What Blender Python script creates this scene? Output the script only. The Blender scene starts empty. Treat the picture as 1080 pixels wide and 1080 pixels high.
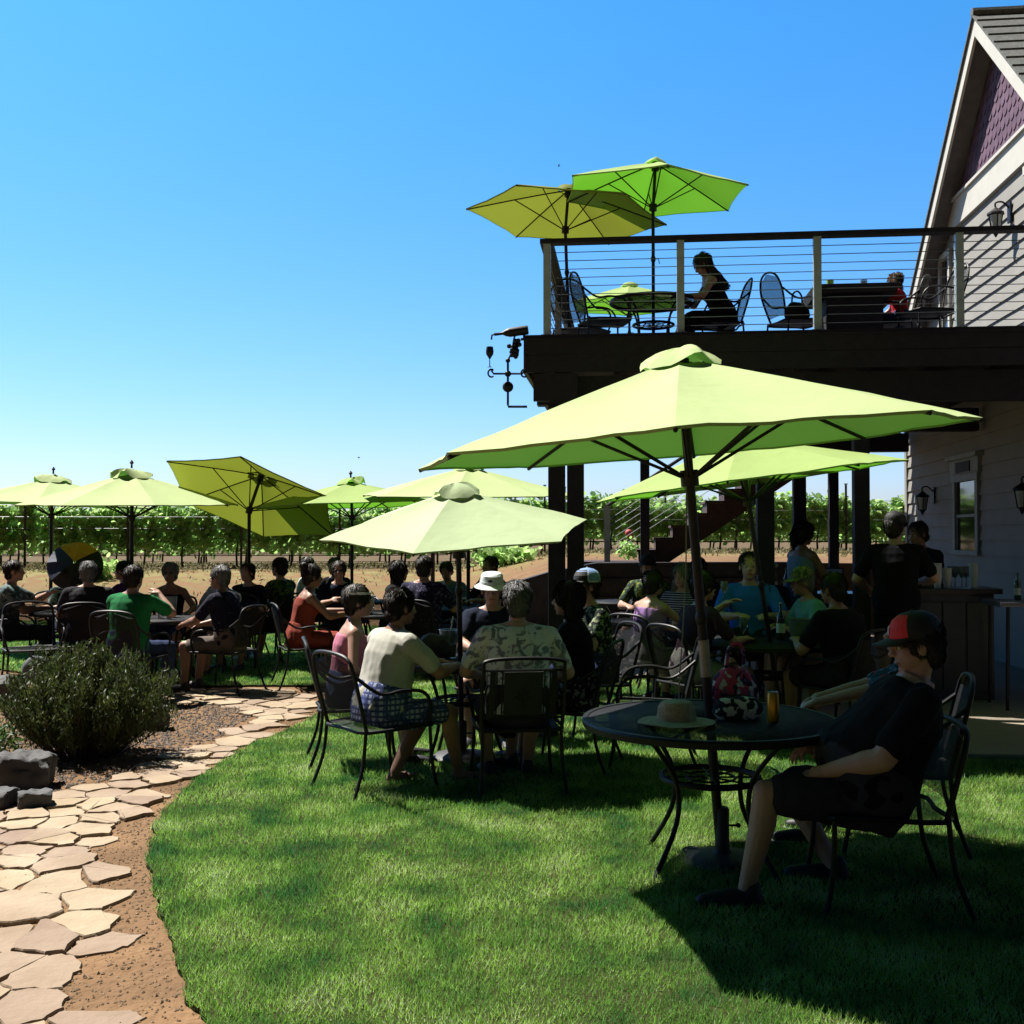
import bpy, math, random
import numpy as np
from mathutils import Vector, Matrix, noise
R = math.radians
scene = bpy.context.scene
C = scene.collection
random.seed(7)

# ---------------------------------------------------------------- camera, sky, sun, exposure
cam_d = bpy.data.cameras.new('camera'); cam = bpy.data.objects.new('camera', cam_d); C.objects.link(cam)
cam.location = (0, 0, 1.62); cam.rotation_euler = (R(90 + 1.245), 0, 0)
cam_d.sensor_width = 36; cam_d.lens = 36 * 1150 / 1080; cam_d.clip_start = .05; cam_d.clip_end = 3000
scene.camera = cam
SUN_EL, SUN_AZ = 57.0, 53.0                     # azimuth: degrees to the left of the view direction
w = bpy.data.worlds.new('World'); scene.world = w; w.use_nodes = True
nt = w.node_tree; nt.nodes.clear()
sky = nt.nodes.new('ShaderNodeTexSky'); sky.sky_type = 'NISHITA'; sky.sun_disc = False
sky.sun_elevation = R(SUN_EL); sky.sun_rotation = R(-SUN_AZ); sky.air_density = 1.0; sky.dust_density = .6; sky.ozone_density = 2.5
hs = nt.nodes.new('ShaderNodeHueSaturation'); hs.inputs['Saturation'].default_value = 1.25
bg = nt.nodes.new('ShaderNodeBackground'); bg.inputs['Strength'].default_value = .074
wo = nt.nodes.new('ShaderNodeOutputWorld')
nt.links.new(sky.outputs[0], hs.inputs['Color'])
# sky tint by height; dimming added overhead and behind camera to deepen shade
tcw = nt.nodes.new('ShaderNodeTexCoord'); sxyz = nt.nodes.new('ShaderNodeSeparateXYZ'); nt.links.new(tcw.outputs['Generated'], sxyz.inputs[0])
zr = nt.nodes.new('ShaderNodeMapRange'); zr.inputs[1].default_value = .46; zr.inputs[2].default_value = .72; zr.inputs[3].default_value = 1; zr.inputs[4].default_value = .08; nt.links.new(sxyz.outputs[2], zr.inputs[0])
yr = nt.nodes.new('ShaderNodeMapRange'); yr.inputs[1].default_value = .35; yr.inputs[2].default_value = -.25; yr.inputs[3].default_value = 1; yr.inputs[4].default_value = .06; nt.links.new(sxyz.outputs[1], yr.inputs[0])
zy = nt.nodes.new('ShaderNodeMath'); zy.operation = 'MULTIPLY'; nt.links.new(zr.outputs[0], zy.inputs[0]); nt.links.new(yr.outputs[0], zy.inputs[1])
tint = nt.nodes.new('ShaderNodeMix'); tint.data_type = 'RGBA'; tint.blend_type = 'MULTIPLY'; tint.inputs[0].default_value = 1; 
tr_ = nt.nodes.new('ShaderNodeValToRGB'); tr_.color_ramp.elements[0].position = .03; tr_.color_ramp.elements[0].color = (.66, .71, 1.0, 1); tr_.color_ramp.elements[1].position = .42; tr_.color_ramp.elements[1].color = (.46, .98, 1.14, 1)
nt.links.new(sxyz.outputs[2], tr_.inputs[0]); nt.links.new(tr_.outputs[0], tint.inputs[7])
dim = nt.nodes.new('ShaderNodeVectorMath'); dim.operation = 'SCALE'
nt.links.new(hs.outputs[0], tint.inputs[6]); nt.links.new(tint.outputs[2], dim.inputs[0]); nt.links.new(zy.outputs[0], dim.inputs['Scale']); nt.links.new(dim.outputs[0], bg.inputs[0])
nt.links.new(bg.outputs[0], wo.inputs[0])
sl = bpy.data.lights.new('sun', 'SUN'); sl.energy = 5.0; sl.angle = R(.5); sl.color = (1, .95, .86)
so = bpy.data.objects.new('sun', sl); C.objects.link(so)
sdir = Vector((-math.sin(R(SUN_AZ)) * math.cos(R(SUN_EL)), math.cos(R(SUN_AZ)) * math.cos(R(SUN_EL)), math.sin(R(SUN_EL))))
so.rotation_euler = sdir.to_track_quat('Z', 'Y').to_euler()
scene.view_settings.view_transform = 'Standard'; scene.view_settings.look = 'None'
scene.view_settings.exposure = 1.35; scene.view_settings.gamma = 1
scene.render.engine = 'CYCLES'; scene.cycles.diffuse_bounces = 2

# ---------------------------------------------------------------- helpers
def G(px, y):
    "point on level ground seen at this place of the photograph (metres)"
    d = 1863.0 / (y - 565.0); return ((px - 540) / 1150.0 * d, d)
def V(*a): return Vector(a)

class MB:
    def __init__(s): s.v = []; s.f = []
    def add(s, vs, fs):
        o = len(s.v); s.v.extend([tuple(p) for p in vs]); s.f.extend([tuple(i + o for i in f) for f in fs])
    def box(s, c, d, rot=None, taper=1.0):
        x, y, z = d[0] / 2, d[1] / 2, d[2] / 2; c = Vector(c); vs = []
        for k, zz in ((taper, z), (1, -z)):
            for sx, sy in ((-1, -1), (1, -1), (1, 1), (-1, 1)):
                p = Vector((sx * x * k, sy * y * k, zz))
                if rot: p = rot @ p
                vs.append(c + p)
        s.add(vs, [(0, 1, 2, 3), (7, 6, 5, 4), (0, 4, 5, 1), (1, 5, 6, 2), (2, 6, 7, 3), (3, 7, 4, 0)])
    def b2(s, a, b):
        a = Vector(a); b = Vector(b); s.box((a + b) / 2, (abs(b.x - a.x), abs(b.y - a.y), abs(b.z - a.z)))
    def rings(s, rings, cap=True, closed=False):
        n = len(rings[0]); o = len(s.v)
        for r in rings: s.v.extend([tuple(p) for p in r])
        m = len(rings)
        for i in range(m if closed else m - 1):
            a = o + i * n; b = o + ((i + 1) % m) * n
            for k in range(n):
                k2 = (k + 1) % n; s.f.append((a + k, a + k2, b + k2, b + k))
        if cap and not closed:
            s.f.append(tuple(o + k for k in reversed(range(n)))); s.f.append(tuple(o + (m - 1) * n + k for k in range(n)))
    def tube(s, pts, r, n=8, closed=False, smooth=0):
        pts = [Vector(p) for p in pts]
        if smooth: pts = crom(pts, smooth, closed)
        m = len(pts); rs = r if isinstance(r, (list, tuple)) else [r] * m
        if len(rs) != m: rs = [rs[0] + (rs[-1] - rs[0]) * i / (m - 1) for i in range(m)]
        up = None; out = []
        for i, p in enumerate(pts):
            if closed: t = pts[(i + 1) % m] - pts[i - 1]
            else: t = pts[min(i + 1, m - 1)] - pts[max(i - 1, 0)]
            t.normalize()
            if up is None: up = Vector((0, 0, 1)) if abs(t.z) < .9 else Vector((0, 1, 0))
            a = t.cross(up)
            if a.length < 1e-4: a = t.orthogonal()
            a.normalize(); b = a.cross(t).normalized(); up = b
            out.append([p + (a * math.cos(2 * math.pi * k / n) + b * math.sin(2 * math.pi * k / n)) * rs[i] for k in range(n)])
        s.rings(out, True, closed)
    def lathe(s, prof, n=24, c=(0, 0, 0), M=None, cap=True, sx=1, sy=1):
        c = Vector(c); out = []
        for r, z in prof:
            ring = []
            for k in range(n):
                a = 2 * math.pi * k / n; p = Vector((r * math.cos(a) * sx, r * math.sin(a) * sy, z))
                if M: p = M @ p
                ring.append(c + p)
            out.append(ring)
        s.rings(out, cap)
    def ell(s, c, r, M=None, n=14, m=9):
        prof = [(math.sin(math.pi * (i + .02) / (m + .04)), -math.cos(math.pi * (i + .02) / (m + .04))) for i in range(m + 1)]
        c = Vector(c); out = []
        for rr, z in prof:
            ring = []
            for k in range(n):
                a = 2 * math.pi * k / n; p = Vector((rr * math.cos(a) * r[0], rr * math.sin(a) * r[1], z * r[2]))
                if M: p = M @ p
                ring.append(c + p)
            out.append(ring)
        s.rings(out, True)
    def cap(s, a, b, ra, rb, n=12):
        a = Vector(a); b = Vector(b); d = b - a; L = d.length
        if L < 1e-5: d = Vector((0, 0, 1)); L = 1e-5
        M = d.to_track_quat('Z', 'Y').to_matrix(); out = []
        prof = [(ra * math.cos(t), ra * math.sin(t)) for t in (R(-88), R(-60), R(-30), 0)]
        prof += [(rb * math.cos(t), L + rb * math.sin(t)) for t in (0, R(30), R(60), R(88))]
        s.lathe(prof, n, a, M)
    def prism(s, poly, z0, z1, M=None, c=(0, 0, 0)):
        "poly in xy extruded in z"
        c = Vector(c); f = (lambda p: c + (M @ p if M else p)); n = len(poly)
        vs = [f(Vector((x, y, z0))) for x, y in poly] + [f(Vector((x, y, z1))) for x, y in poly]
        s.add(vs, [tuple(reversed(range(n))), tuple(range(n, 2 * n))] + [(i, (i + 1) % n, n + (i + 1) % n, n + i) for i in range(n)])
    def mesh(s, name):
        me = bpy.data.meshes.new(name); me.from_pydata(s.v, [], s.f); me.validate(); me.update(); return me
    def build(s, name, mat, parent=None, smooth=True, bevel=0, solid=0, angle=35):
        me = s.mesh(name); o = bpy.data.objects.new(name, me); C.objects.link(o)
        if mat: me.materials.append(mat)
        if parent is not None: o.parent = parent
        if smooth:
            me.polygons.foreach_set('use_smooth', [True] * len(me.polygons))
            try: me.set_sharp_from_angle(angle=R(angle))
            except Exception: pass
        if solid:
            m = o.modifiers.new('solid', 'SOLIDIFY'); m.thickness = solid; m.offset = 0
        if bevel:
            m = o.modifiers.new('bevel', 'BEVEL'); m.width = bevel; m.segments = 2; m.limit_method = 'ANGLE'
        return o

def crom(P, k, closed=False):
    P = [Vector(p) for p in P]; n = len(P); out = []
    for i in range(n if closed else n - 1):
        if closed: p0, p1, p2, p3 = P[i - 1], P[i], P[(i + 1) % n], P[(i + 2) % n]
        else: p0, p1, p2, p3 = P[max(i - 1, 0)], P[i], P[i + 1], P[min(i + 2, n - 1)]
        for j in range(k):
            t = j / k
            out.append(.5 * ((2 * p1) + (p2 - p0) * t + (2 * p0 - 5 * p1 + 4 * p2 - p3) * t * t + (3 * p1 - p0 - 3 * p2 + p3) * t ** 3))
    if not closed: out.append(P[-1])
    return out

def tag(o, label, cat, group=None):
    o['label'] = label; o['category'] = cat
    if group: o['group'] = group
    return o
def thing(name, label, cat, loc=(0, 0, 0), rotz=0, group=None):
    o = bpy.data.objects.new(name, None); o.empty_display_size = .1; C.objects.link(o)
    o.location = loc; o.rotation_euler = (0, 0, R(rotz)); return tag(o, label, cat, group)
KIDS = {}
def copy_tree(o, loc=None, rotz=None, label=None, parent=None):
    c = o.copy(); C.objects.link(c)
    if parent is not None: c.parent = parent
    if loc is not None: c.location = loc
    if rotz is not None: c.rotation_euler = (0, 0, R(rotz))
    if label: c['label'] = label
    for ch in o.children: copy_tree(ch, parent=c)
    return c

# ---------------------------------------------------------------- materials
def mat(name, col, rough=.6, metal=0, col2=None, nscale=8, spec=.5, bump=0, bscale=40, trans=0, sharp=.5, detail=4, coords='Object', k=.74):
    col = tuple(c * k for c in col); col2 = tuple(c * k for c in col2) if col2 else None
    m = bpy.data.materials.new(name); m.use_nodes = True; t = m.node_tree; N = t.nodes; L = t.links
    b = N['Principled BSDF']; b.inputs['Base Color'].default_value = (*col, 1); b.inputs['Roughness'].default_value = rough
    b.inputs['Metallic'].default_value = metal; b.inputs['Specular IOR Level'].default_value = spec
    tc = N.new('ShaderNodeTexCoord')
    if col2 is None: col2 = tuple(c * .8 for c in col)
    n = N.new('ShaderNodeTexNoise'); n.inputs['Scale'].default_value = nscale; n.inputs['Detail'].default_value = detail
    L.new(tc.outputs[coords], n.inputs['Vector'])
    r = N.new('ShaderNodeValToRGB'); r.color_ramp.elements[0].color = (*col, 1); r.color_ramp.elements[1].color = (*col2, 1)
    h = .25 * (1 - sharp) + .01; r.color_ramp.elements[0].position = .5 - h; r.color_ramp.elements[1].position = .5 + h
    L.new(n.outputs['Fac'], r.inputs['Fac']); L.new(r.outputs[0], b.inputs['Base Color'])
    if bump:
        n2 = N.new('ShaderNodeTexNoise'); n2.inputs['Scale'].default_value = bscale; n2.inputs['Detail'].default_value = 5
        L.new(tc.outputs[coords], n2.inputs['Vector'])
        bp = N.new('ShaderNodeBump'); bp.inputs['Strength'].default_value = bump; bp.inputs['Distance'].default_value = .02
        L.new(n2.outputs['Fac'], bp.inputs['Height']); L.new(bp.outputs[0], b.inputs['Normal'])
    if trans:
        tr = N.new('ShaderNodeBsdfTranslucent'); L.new(r.outputs[0], tr.inputs['Color'])
        mx = N.new('ShaderNodeMixShader'); mx.inputs[0].default_value = trans
        L.new(b.outputs[0], mx.inputs[1]); L.new(tr.outputs[0], mx.inputs[2]); L.new(mx.outputs[0], N['Material Output'].inputs[0])
    m['ramp'] = r.name
    return m
def ramp_of(m): return m.node_tree.nodes[m['ramp']]

def mat_mesh(name, col, scale=110, open_=.35, metal=.3):
    "expanded metal: a lattice of small holes"
    m = mat(name, col, .65, 0, spec=.2); t = m.node_tree; N = t.nodes; L = t.links
    tc = N.new('ShaderNodeTexCoord'); sp = N.new('ShaderNodeSeparateXYZ'); L.new(tc.outputs['Object'], sp.inputs[0])
    def math_(op, a, b=None):
        n = N.new('ShaderNodeMath'); n.operation = op
        for i, q in enumerate((a, b)):
            if q is None: continue
            if isinstance(q, (int, float)): n.inputs[i].default_value = q
            else: L.new(q, n.inputs[i])
        return n.outputs[0]
    yz = math_('ADD', sp.outputs[1], sp.outputs[2])
    a = math_('SINE', math_('MULTIPLY', math_('ADD', sp.outputs[0], math_('MULTIPLY', yz, 1.6)), scale * 3))
    b = math_('SINE', math_('MULTIPLY', math_('SUBTRACT', sp.outputs[0], math_('MULTIPLY', yz, 1.6)), scale * 3))
    g = math_('GREATER_THAN', math_('ABSOLUTE', math_('MULTIPLY', a, b)), open_)
    tr = N.new('ShaderNodeBsdfTransparent'); mx = N.new('ShaderNodeMixShader')
    L.new(g, mx.inputs[0]); L.new(N['Principled BSDF'].outputs[0], mx.inputs[1]); L.new(tr.outputs[0], mx.inputs[2])
    L.new(mx.outputs[0], N['Material Output'].inputs[0]); return m

def mat_pattern(name, base, spots, kind='floral', scale=14, rough=.85):
    m = bpy.data.materials.new(name); m.use_nodes = True; t = m.node_tree; N = t.nodes; L = t.links
    b = N['Principled BSDF']; b.inputs['Roughness'].default_value = rough; b.inputs['Specular IOR Level'].default_value = .15
    tc = N.new('ShaderNodeTexCoord'); prev = None
    rgb = N.new('ShaderNodeRGB'); rgb.outputs[0].default_value = (*[c * .74 for c in base], 1); prev = rgb.outputs[0]
    for i, (c, th) in enumerate(spots):
        mp = N.new('ShaderNodeMapping'); mp.inputs['Location'].default_value = (i * 3.7, i * 1.3, i * 2.1); L.new(tc.outputs['Object'], mp.inputs[0])
        if kind == 'stripe':
            x = N.new('ShaderNodeTexWave'); x.bands_direction = 'Z'; x.inputs['Scale'].default_value = scale; out = x.outputs['Fac']; L.new(mp.outputs[0], x.inputs[0])
        elif kind == 'plaid':
            x = N.new('ShaderNodeTexWave'); x.bands_direction = ('X', 'Y', 'Z')[i % 3]; x.inputs['Scale'].default_value = scale; x.inputs['Distortion'].default_value = .3
            out = x.outputs['Fac']; L.new(mp.outputs[0], x.inputs[0])
        else:
            x = N.new('ShaderNodeTexNoise'); x.inputs['Scale'].default_value = scale * (1 + .3 * i); x.inputs['Detail'].default_value = 1.5
            x.inputs['Distortion'].default_value = 1.6 if kind == 'floral' else .3; out = x.outputs['Fac']; L.new(mp.outputs[0], x.inputs[0])
        r = N.new('ShaderNodeValToRGB'); r.color_ramp.elements[0].position = th; r.color_ramp.elements[1].position = th + .03
        L.new(out, r.inputs[0]); mx = N.new('ShaderNodeMix'); mx.data_type = 'RGBA'
        L.new(r.outputs[0], mx.inputs[0]); L.new(prev, mx.inputs[6]); mx.inputs[7].default_value = (*[q * .74 for q in c], 1)
        if kind == 'plaid': mx.blend_type = 'MIX'; 
        prev = mx.outputs[2]
    L.new(prev, b.inputs['Base Color']); return m

M = {}
M['iron'] = mat('black_iron', (.004, .004, .007), .5, 0, (.007, .007, .010), 30, spec=.28)
M['ironmesh'] = mat_mesh('black_expanded_metal', (.008, .008, .01), 110, .62)
M['alu'] = mat('brushed_aluminium', (.45, .47, .5), .35, .6)
M['wood_pole'] = mat('dark_wood_pole', (.012, .008, .010), .5, 0, (.018, .011, .013), 20, spec=.3)
M['black_pole'] = mat('black_pole', (.01, .01, .013), .45, 0, spec=.3)
M['deckwood'] = mat('stained_deck_wood', (.012, .012, .022), .7, 0, (.020, .018, .028), 12, spec=.3, bump=.2)
M['stairwood'] = mat('red_brown_stair_wood', (.06, .022, .014), .7, 0, (.035, .014, .010), 8, bump=.2)
M['post_paint'] = mat('pale_railing_paint', (.40, .48, .52), .45, .1)
M['cable'] = mat('steel_cable', (.10, .12, .14), .35, .6)
M['cream'] = mat('cream', (.6, .6, .5), .85); M['black'] = mat('black', (.008, .008, .01), .7); M['white'] = mat('white_paint', (.75, .75, .73), .5)
M['glass'] = mat('window_glass', (.02, .025, .03), .05, 0, (.02, .025, .03), 2, spec=1)
# ---------------------------------------------------------------- terrain
def sst(a, b, x):
    t = min(1, max(0, (x - a) / (b - a))); return t * t * (3 - 2 * t)
def wall_y(x):                                   # line of the retaining wall behind the patio
    return 18.1 if x > 1.4 else (18.1 - (1.4 - x) * .95)
def hgt(x, y):
    left = .72 * sst(20.5, 30, y)
    right = 1.15 * sst(wall_y(x), wall_y(x) + .3, y) * sst(-2.2, 1.5, x)
    s = sst(-2.5, 2.0, x)
    far = left * (1 - s) + 1.15 * s * sst(17, 20, y) if y > wall_y(x) + .3 else left * (1 - s)
    return max(right, far) if y > wall_y(x) and x > -2.2 else left * (1 - s)
def axis(a, b, st, out):
    l = [a + st * i for i in range(int((b - a) / st) + 1)]; return [-v for v in reversed(out)] , l, out
XS = [-900, -400, -200, -100, -60, -40, -30] + [-24 + .5 * i for i in range(97)] + [30, 40, 60, 100, 200, 400, 900]
YS = [-60, -30, -15] + [-8 + 1.0 * i for i in range(22)] + [14 + .25 * i for i in range(45)] + [26 + i for i in range(22)] + [55, 70, 100, 160, 300, 600, 1500]
g = MB(); nx = len(XS)
for y in YS:
    for x in XS: g.v.append((x, y, hgt(x, y) + (.02 * noise.noise(V(x * .7, y * .7, 0)) if 21 < y < 60 else 0)))
for j in range(len(YS) - 1):
    for i in range(nx - 1): g.f.append((j * nx + i, j * nx + i + 1, (j + 1) * nx + i + 1, (j + 1) * nx + i))
md = mat('dry_earth', (.25, .15, .08), .95, 0, (.15, .09, .05), 2.2, spec=.1, bump=1.0, bscale=22, sharp=.3, detail=12, coords='Object')
t = md.node_tree; N = t.nodes; L = t.links
tc = N.new('ShaderNodeTexCoord'); n2 = N.new('ShaderNodeTexNoise'); n2.inputs['Scale'].default_value = 2.2; n2.inputs['Detail'].default_value = 8
L.new(tc.outputs['Object'], n2.inputs[0]); sp = N.new('ShaderNodeSeparateXYZ'); L.new(tc.outputs['Object'], sp.inputs[0])
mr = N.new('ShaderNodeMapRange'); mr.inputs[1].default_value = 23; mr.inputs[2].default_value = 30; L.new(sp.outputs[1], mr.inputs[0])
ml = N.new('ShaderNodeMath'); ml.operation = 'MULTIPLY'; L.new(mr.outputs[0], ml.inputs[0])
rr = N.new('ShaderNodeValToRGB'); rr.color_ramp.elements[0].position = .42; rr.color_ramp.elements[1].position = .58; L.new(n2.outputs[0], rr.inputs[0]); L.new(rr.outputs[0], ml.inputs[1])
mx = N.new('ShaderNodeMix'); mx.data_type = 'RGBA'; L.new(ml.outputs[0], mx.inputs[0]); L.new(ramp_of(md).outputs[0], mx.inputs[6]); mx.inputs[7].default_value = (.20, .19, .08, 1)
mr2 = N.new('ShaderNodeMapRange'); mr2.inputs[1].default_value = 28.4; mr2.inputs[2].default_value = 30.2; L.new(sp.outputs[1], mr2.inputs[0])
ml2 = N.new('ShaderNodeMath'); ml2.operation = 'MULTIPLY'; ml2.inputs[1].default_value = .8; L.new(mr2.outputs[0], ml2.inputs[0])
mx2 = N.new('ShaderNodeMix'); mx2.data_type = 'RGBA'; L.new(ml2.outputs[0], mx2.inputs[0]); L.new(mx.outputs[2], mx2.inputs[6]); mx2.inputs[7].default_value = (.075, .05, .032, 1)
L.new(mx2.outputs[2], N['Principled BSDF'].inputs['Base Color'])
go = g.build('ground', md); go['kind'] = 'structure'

# lawn sheet
LB = [G(-260, 700), G(-60, 702), G(40, 712), G(120, 722), G(200, 725), G(290, 724), G(352, 727), G(352, 742), G(318, 764), G(262, 790), G(212, 822),
      G(176, 855), G(163, 885), G(163, 925), G(180, 985), G(203, 1050), G(214, 1120), (-1.02, 2.2), (-.95, 1.0), (-1.0, -6)]
LBs = [(p.x + .03 * noise.noise(p * 7) + .018 * noise.noise(p * 23), p.y + .03 * noise.noise(p * 7 + V(3, 3, 3)) + .018 * noise.noise(p * 23 + V(3, 3, 3))) for p in crom([V(a, b, 0) for a, b in LB], 24)]
lawn = LBs + [(30, -6), (30, 19.2), (10, 18.6), (2, 17.5), (-3, 19.5), (-9, 20.3), (-16, 20.0)]
lawn = [p for p in lawn]
m = MB(); m.prism([(x, y) for x, y in lawn], -.05, .022)
M['soil'] = mat('lawn_thatch', (.028, .05, .012), .95, 0, (.05, .045, .02), 3, spec=.05, bump=.5, bscale=60, sharp=.2, detail=8)
o = m.build('lawn', M['soil'], smooth=False); o['kind'] = 'structure'

# paved terrace under the deck (a low slab)
BA = R(-6); BU = V(math.cos(BA), math.sin(BA), 0); BV = V(-math.sin(BA), math.cos(BA), 0)
def B(u, v, z=0): return BU * u + BV * v + V(0, 0, z)
m = MB(); pol = [B(1.75, 8.1), B(12, 8.1), B(12, 18.35), B(-1.6, 18.35), B(-1.6, 12.6), B(1.0, 12.0), B(1.6, 11.2)]
m.prism([(p.x, p.y) for p in pol], -.1, .07)
M['concrete'] = mat('terrace_concrete', (.36, .30, .235), .85, 0, (.30, .25, .19), 2, bump=.15, bscale=60, sharp=.1, detail=8)
o = m.build('terrace', M['concrete'], smooth=False, bevel=.02); o['kind'] = 'structure'

def inpoly(P, poly):
    x, y = P[:, 0], P[:, 1]; ins = np.zeros(len(P), bool); n = len(poly)
    for i in range(n):
        x1, y1 = poly[i]; x2, y2 = poly[(i + 1) % n]
        if y1 == y2: continue
        c = ((y1 > y) != (y2 > y)) & (x < (x2 - x1) * (y - y1) / (y2 - y1) + x1); ins ^= c
    return ins
def np_mesh(name, verts, nper, material, smooth=False):
    "verts (n*nper,3): one polygon of nper corners each"
    n = len(verts) // nper; me = bpy.data.meshes.new(name)
    me.vertices.add(len(verts)); me.vertices.foreach_set('co', verts.astype(np.float32).ravel())
    me.loops.add(len(verts)); me.loops.foreach_set('vertex_index', np.arange(len(verts), dtype=np.int32))
    me.polygons.add(n); me.polygons.foreach_set('loop_start', np.arange(0, len(verts), nper, dtype=np.int32))
    me.update(calc_edges=True); me.materials.append(material)
    o = bpy.data.objects.new(name, me); C.objects.link(o); return o

# grass blades
rng = np.random.default_rng(3)
def grass_zone(y0, y1, dens, hh, ww):
    W = y1 * .52 + 1.2; A = 2 * W * (y1 - y0); n = int(A * dens)
    P = np.stack([rng.uniform(-W, W, n), rng.uniform(y0, y1, n)], 1)
    P = P[np.abs(P[:, 0]) < P[:, 1] * .52 + 1.2]
    P = P[inpoly(P, lawn)]
    tp = [(p.x, p.y) for p in pol]; P = P[~inpoly(P, tp)]; P = P + rng.normal(size=P.shape) * .012
    n = len(P); a = rng.uniform(0, 2 * np.pi, n); dx, dy = np.cos(a), np.sin(a)
    pat = .5 + .5 * np.sin(P[:, 0] * 3.1 + 1.3 * np.sin(P[:, 1] * 2.3)) * np.sin(P[:, 1] * 2.7 + 1.1 * np.sin(P[:, 0] * 3.7))
    h = hh * rng.uniform(.5, 1.25, n) * (.75 + .45 * pat); wv = ww * rng.uniform(.7, 1.3, n); ln = rng.uniform(.1, 1.0, n) * h; b = rng.uniform(0, 2 * np.pi, n)
    v = np.zeros((n, 3, 3)); v[:, 0] = np.stack([P[:, 0] - dx * wv, P[:, 1] - dy * wv, np.full(n, .02)], 1)
    v[:, 1] = np.stack([P[:, 0] + dx * wv, P[:, 1] + dy * wv, np.full(n, .02)], 1)
    v[:, 2] = np.stack([P[:, 0] + ln * np.cos(b), P[:, 1] + ln * np.sin(b), .02 + h], 1)
    return v.reshape(-1, 3)
vv = np.concatenate([grass_zone(2.6, 4.5, 12000, .036, .0019), grass_zone(4.5, 6.5, 9500, .036, .0022), grass_zone(6.5, 9, 6000, .037, .003), grass_zone(9, 13, 2800, .04, .0045), grass_zone(13, 20.3, 1200, .045, .008)])
M['grass'] = mat('lawn_grass', (.034, .15, .036), .5, 0, (.27, .48, .05), 2.6, spec=.4, trans=.5, sharp=.42, detail=10, k=1)
tn = M['grass'].node_tree; N = tn.nodes; L = tn.links
tc = N.new('ShaderNodeTexCoord'); n2 = N.new('ShaderNodeTexNoise'); n2.inputs['Scale'].default_value = 130; n2.inputs['Detail'].default_value = 2; L.new(tc.outputs['Object'], n2.inputs[0])
n3 = N.new('ShaderNodeTexNoise'); n3.inputs['Scale'].default_value = 2.6; n3.inputs['Detail'].default_value = 6; L.new(tc.outputs['Object'], n3.inputs[0])
ad = N.new('ShaderNodeMath'); ad.operation = 'MULTIPLY_ADD'; L.new(n3.outputs[0], ad.inputs[0]); ad.inputs[1].default_value = .62; L.new(n2.outputs[0], ad.inputs[2])
rr = N.new('ShaderNodeValToRGB'); rr.color_ramp.elements[0].position = 0.90 / 2; rr.color_ramp.elements[1].position = 1.0 / 2
hf = N.new('ShaderNodeMath'); hf.operation = 'MULTIPLY'; hf.inputs[1].default_value = .5; L.new(ad.outputs[0], hf.inputs[0]); L.new(hf.outputs[0], rr.inputs[0])
mx = N.new('ShaderNodeMix'); mx.data_type = 'RGBA'; L.new(rr.outputs[0], mx.inputs[0]); L.new(ramp_of(M['grass']).outputs[0], mx.inputs[6]); mx.inputs[7].default_value = (.50, .54, .38, 1)
for nn in N:
    if nn.type == 'BSDF_PRINCIPLED': L.new(mx.outputs[2], nn.inputs['Base Color'])
    if nn.type == 'BSDF_TRANSLUCENT': L.new(mx.outputs[2], nn.inputs['Color'])
o = np_mesh('grass', vv, 3, M['grass']); o['kind'] = 'stuff'; tag(o, 'short green lawn grass with pale dry strands', 'grass')

# flagstones
path_px = [(-60, 865), (0, 852), (55, 838), (120, 822), (185, 795), (232, 778), (268, 757), (255, 746), (200, 741), (165, 737), (165, 728), (300, 727), (341, 734), (335, 746), (302, 764),
           (255, 790), (210, 815), (165, 842), (132, 872), (118, 900), (140, 935), (150, 965), (128, 985), (110, 1020), (108, 1090), (104, 1200), (-90, 1200), (-300, 1080)]
path = [G(*p) for p in path_px]
def clip(poly, px, py, nx_, ny_):
    out = []; n = len(poly)
    for i in range(n):
        a = poly[i]; b = poly[(i + 1) % n]; da = (a[0] - px) * nx_ + (a[1] - py) * ny_; db = (b[0] - px) * nx_ + (b[1] - py) * ny_
        if da <= 0: out.append(a)
        if (da < 0 < db) or (db < 0 < da):
            k = da / (da - db); out.append((a[0] + (b[0] - a[0]) * k, a[1] + (b[1] - a[1]) * k))
    return out
rs = random.Random(11); pts = []; pts.append(G(12, 960))
for _ in range(9000):
    y = rs.uniform(2.6, 11.9); x = rs.uniform(-5, -1.0); md_ = rs.uniform(.11, .33) * (1 if y < 9 else 1.15)
    if math.hypot(x - pts[0][0], y - pts[0][1]) > .36 and all((x - a) ** 2 + (y - b) ** 2 > md_ * md_ for a, b in pts): pts.append((x, y))
inside = inpoly(np.array(pts), path)
st = MB()
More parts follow.
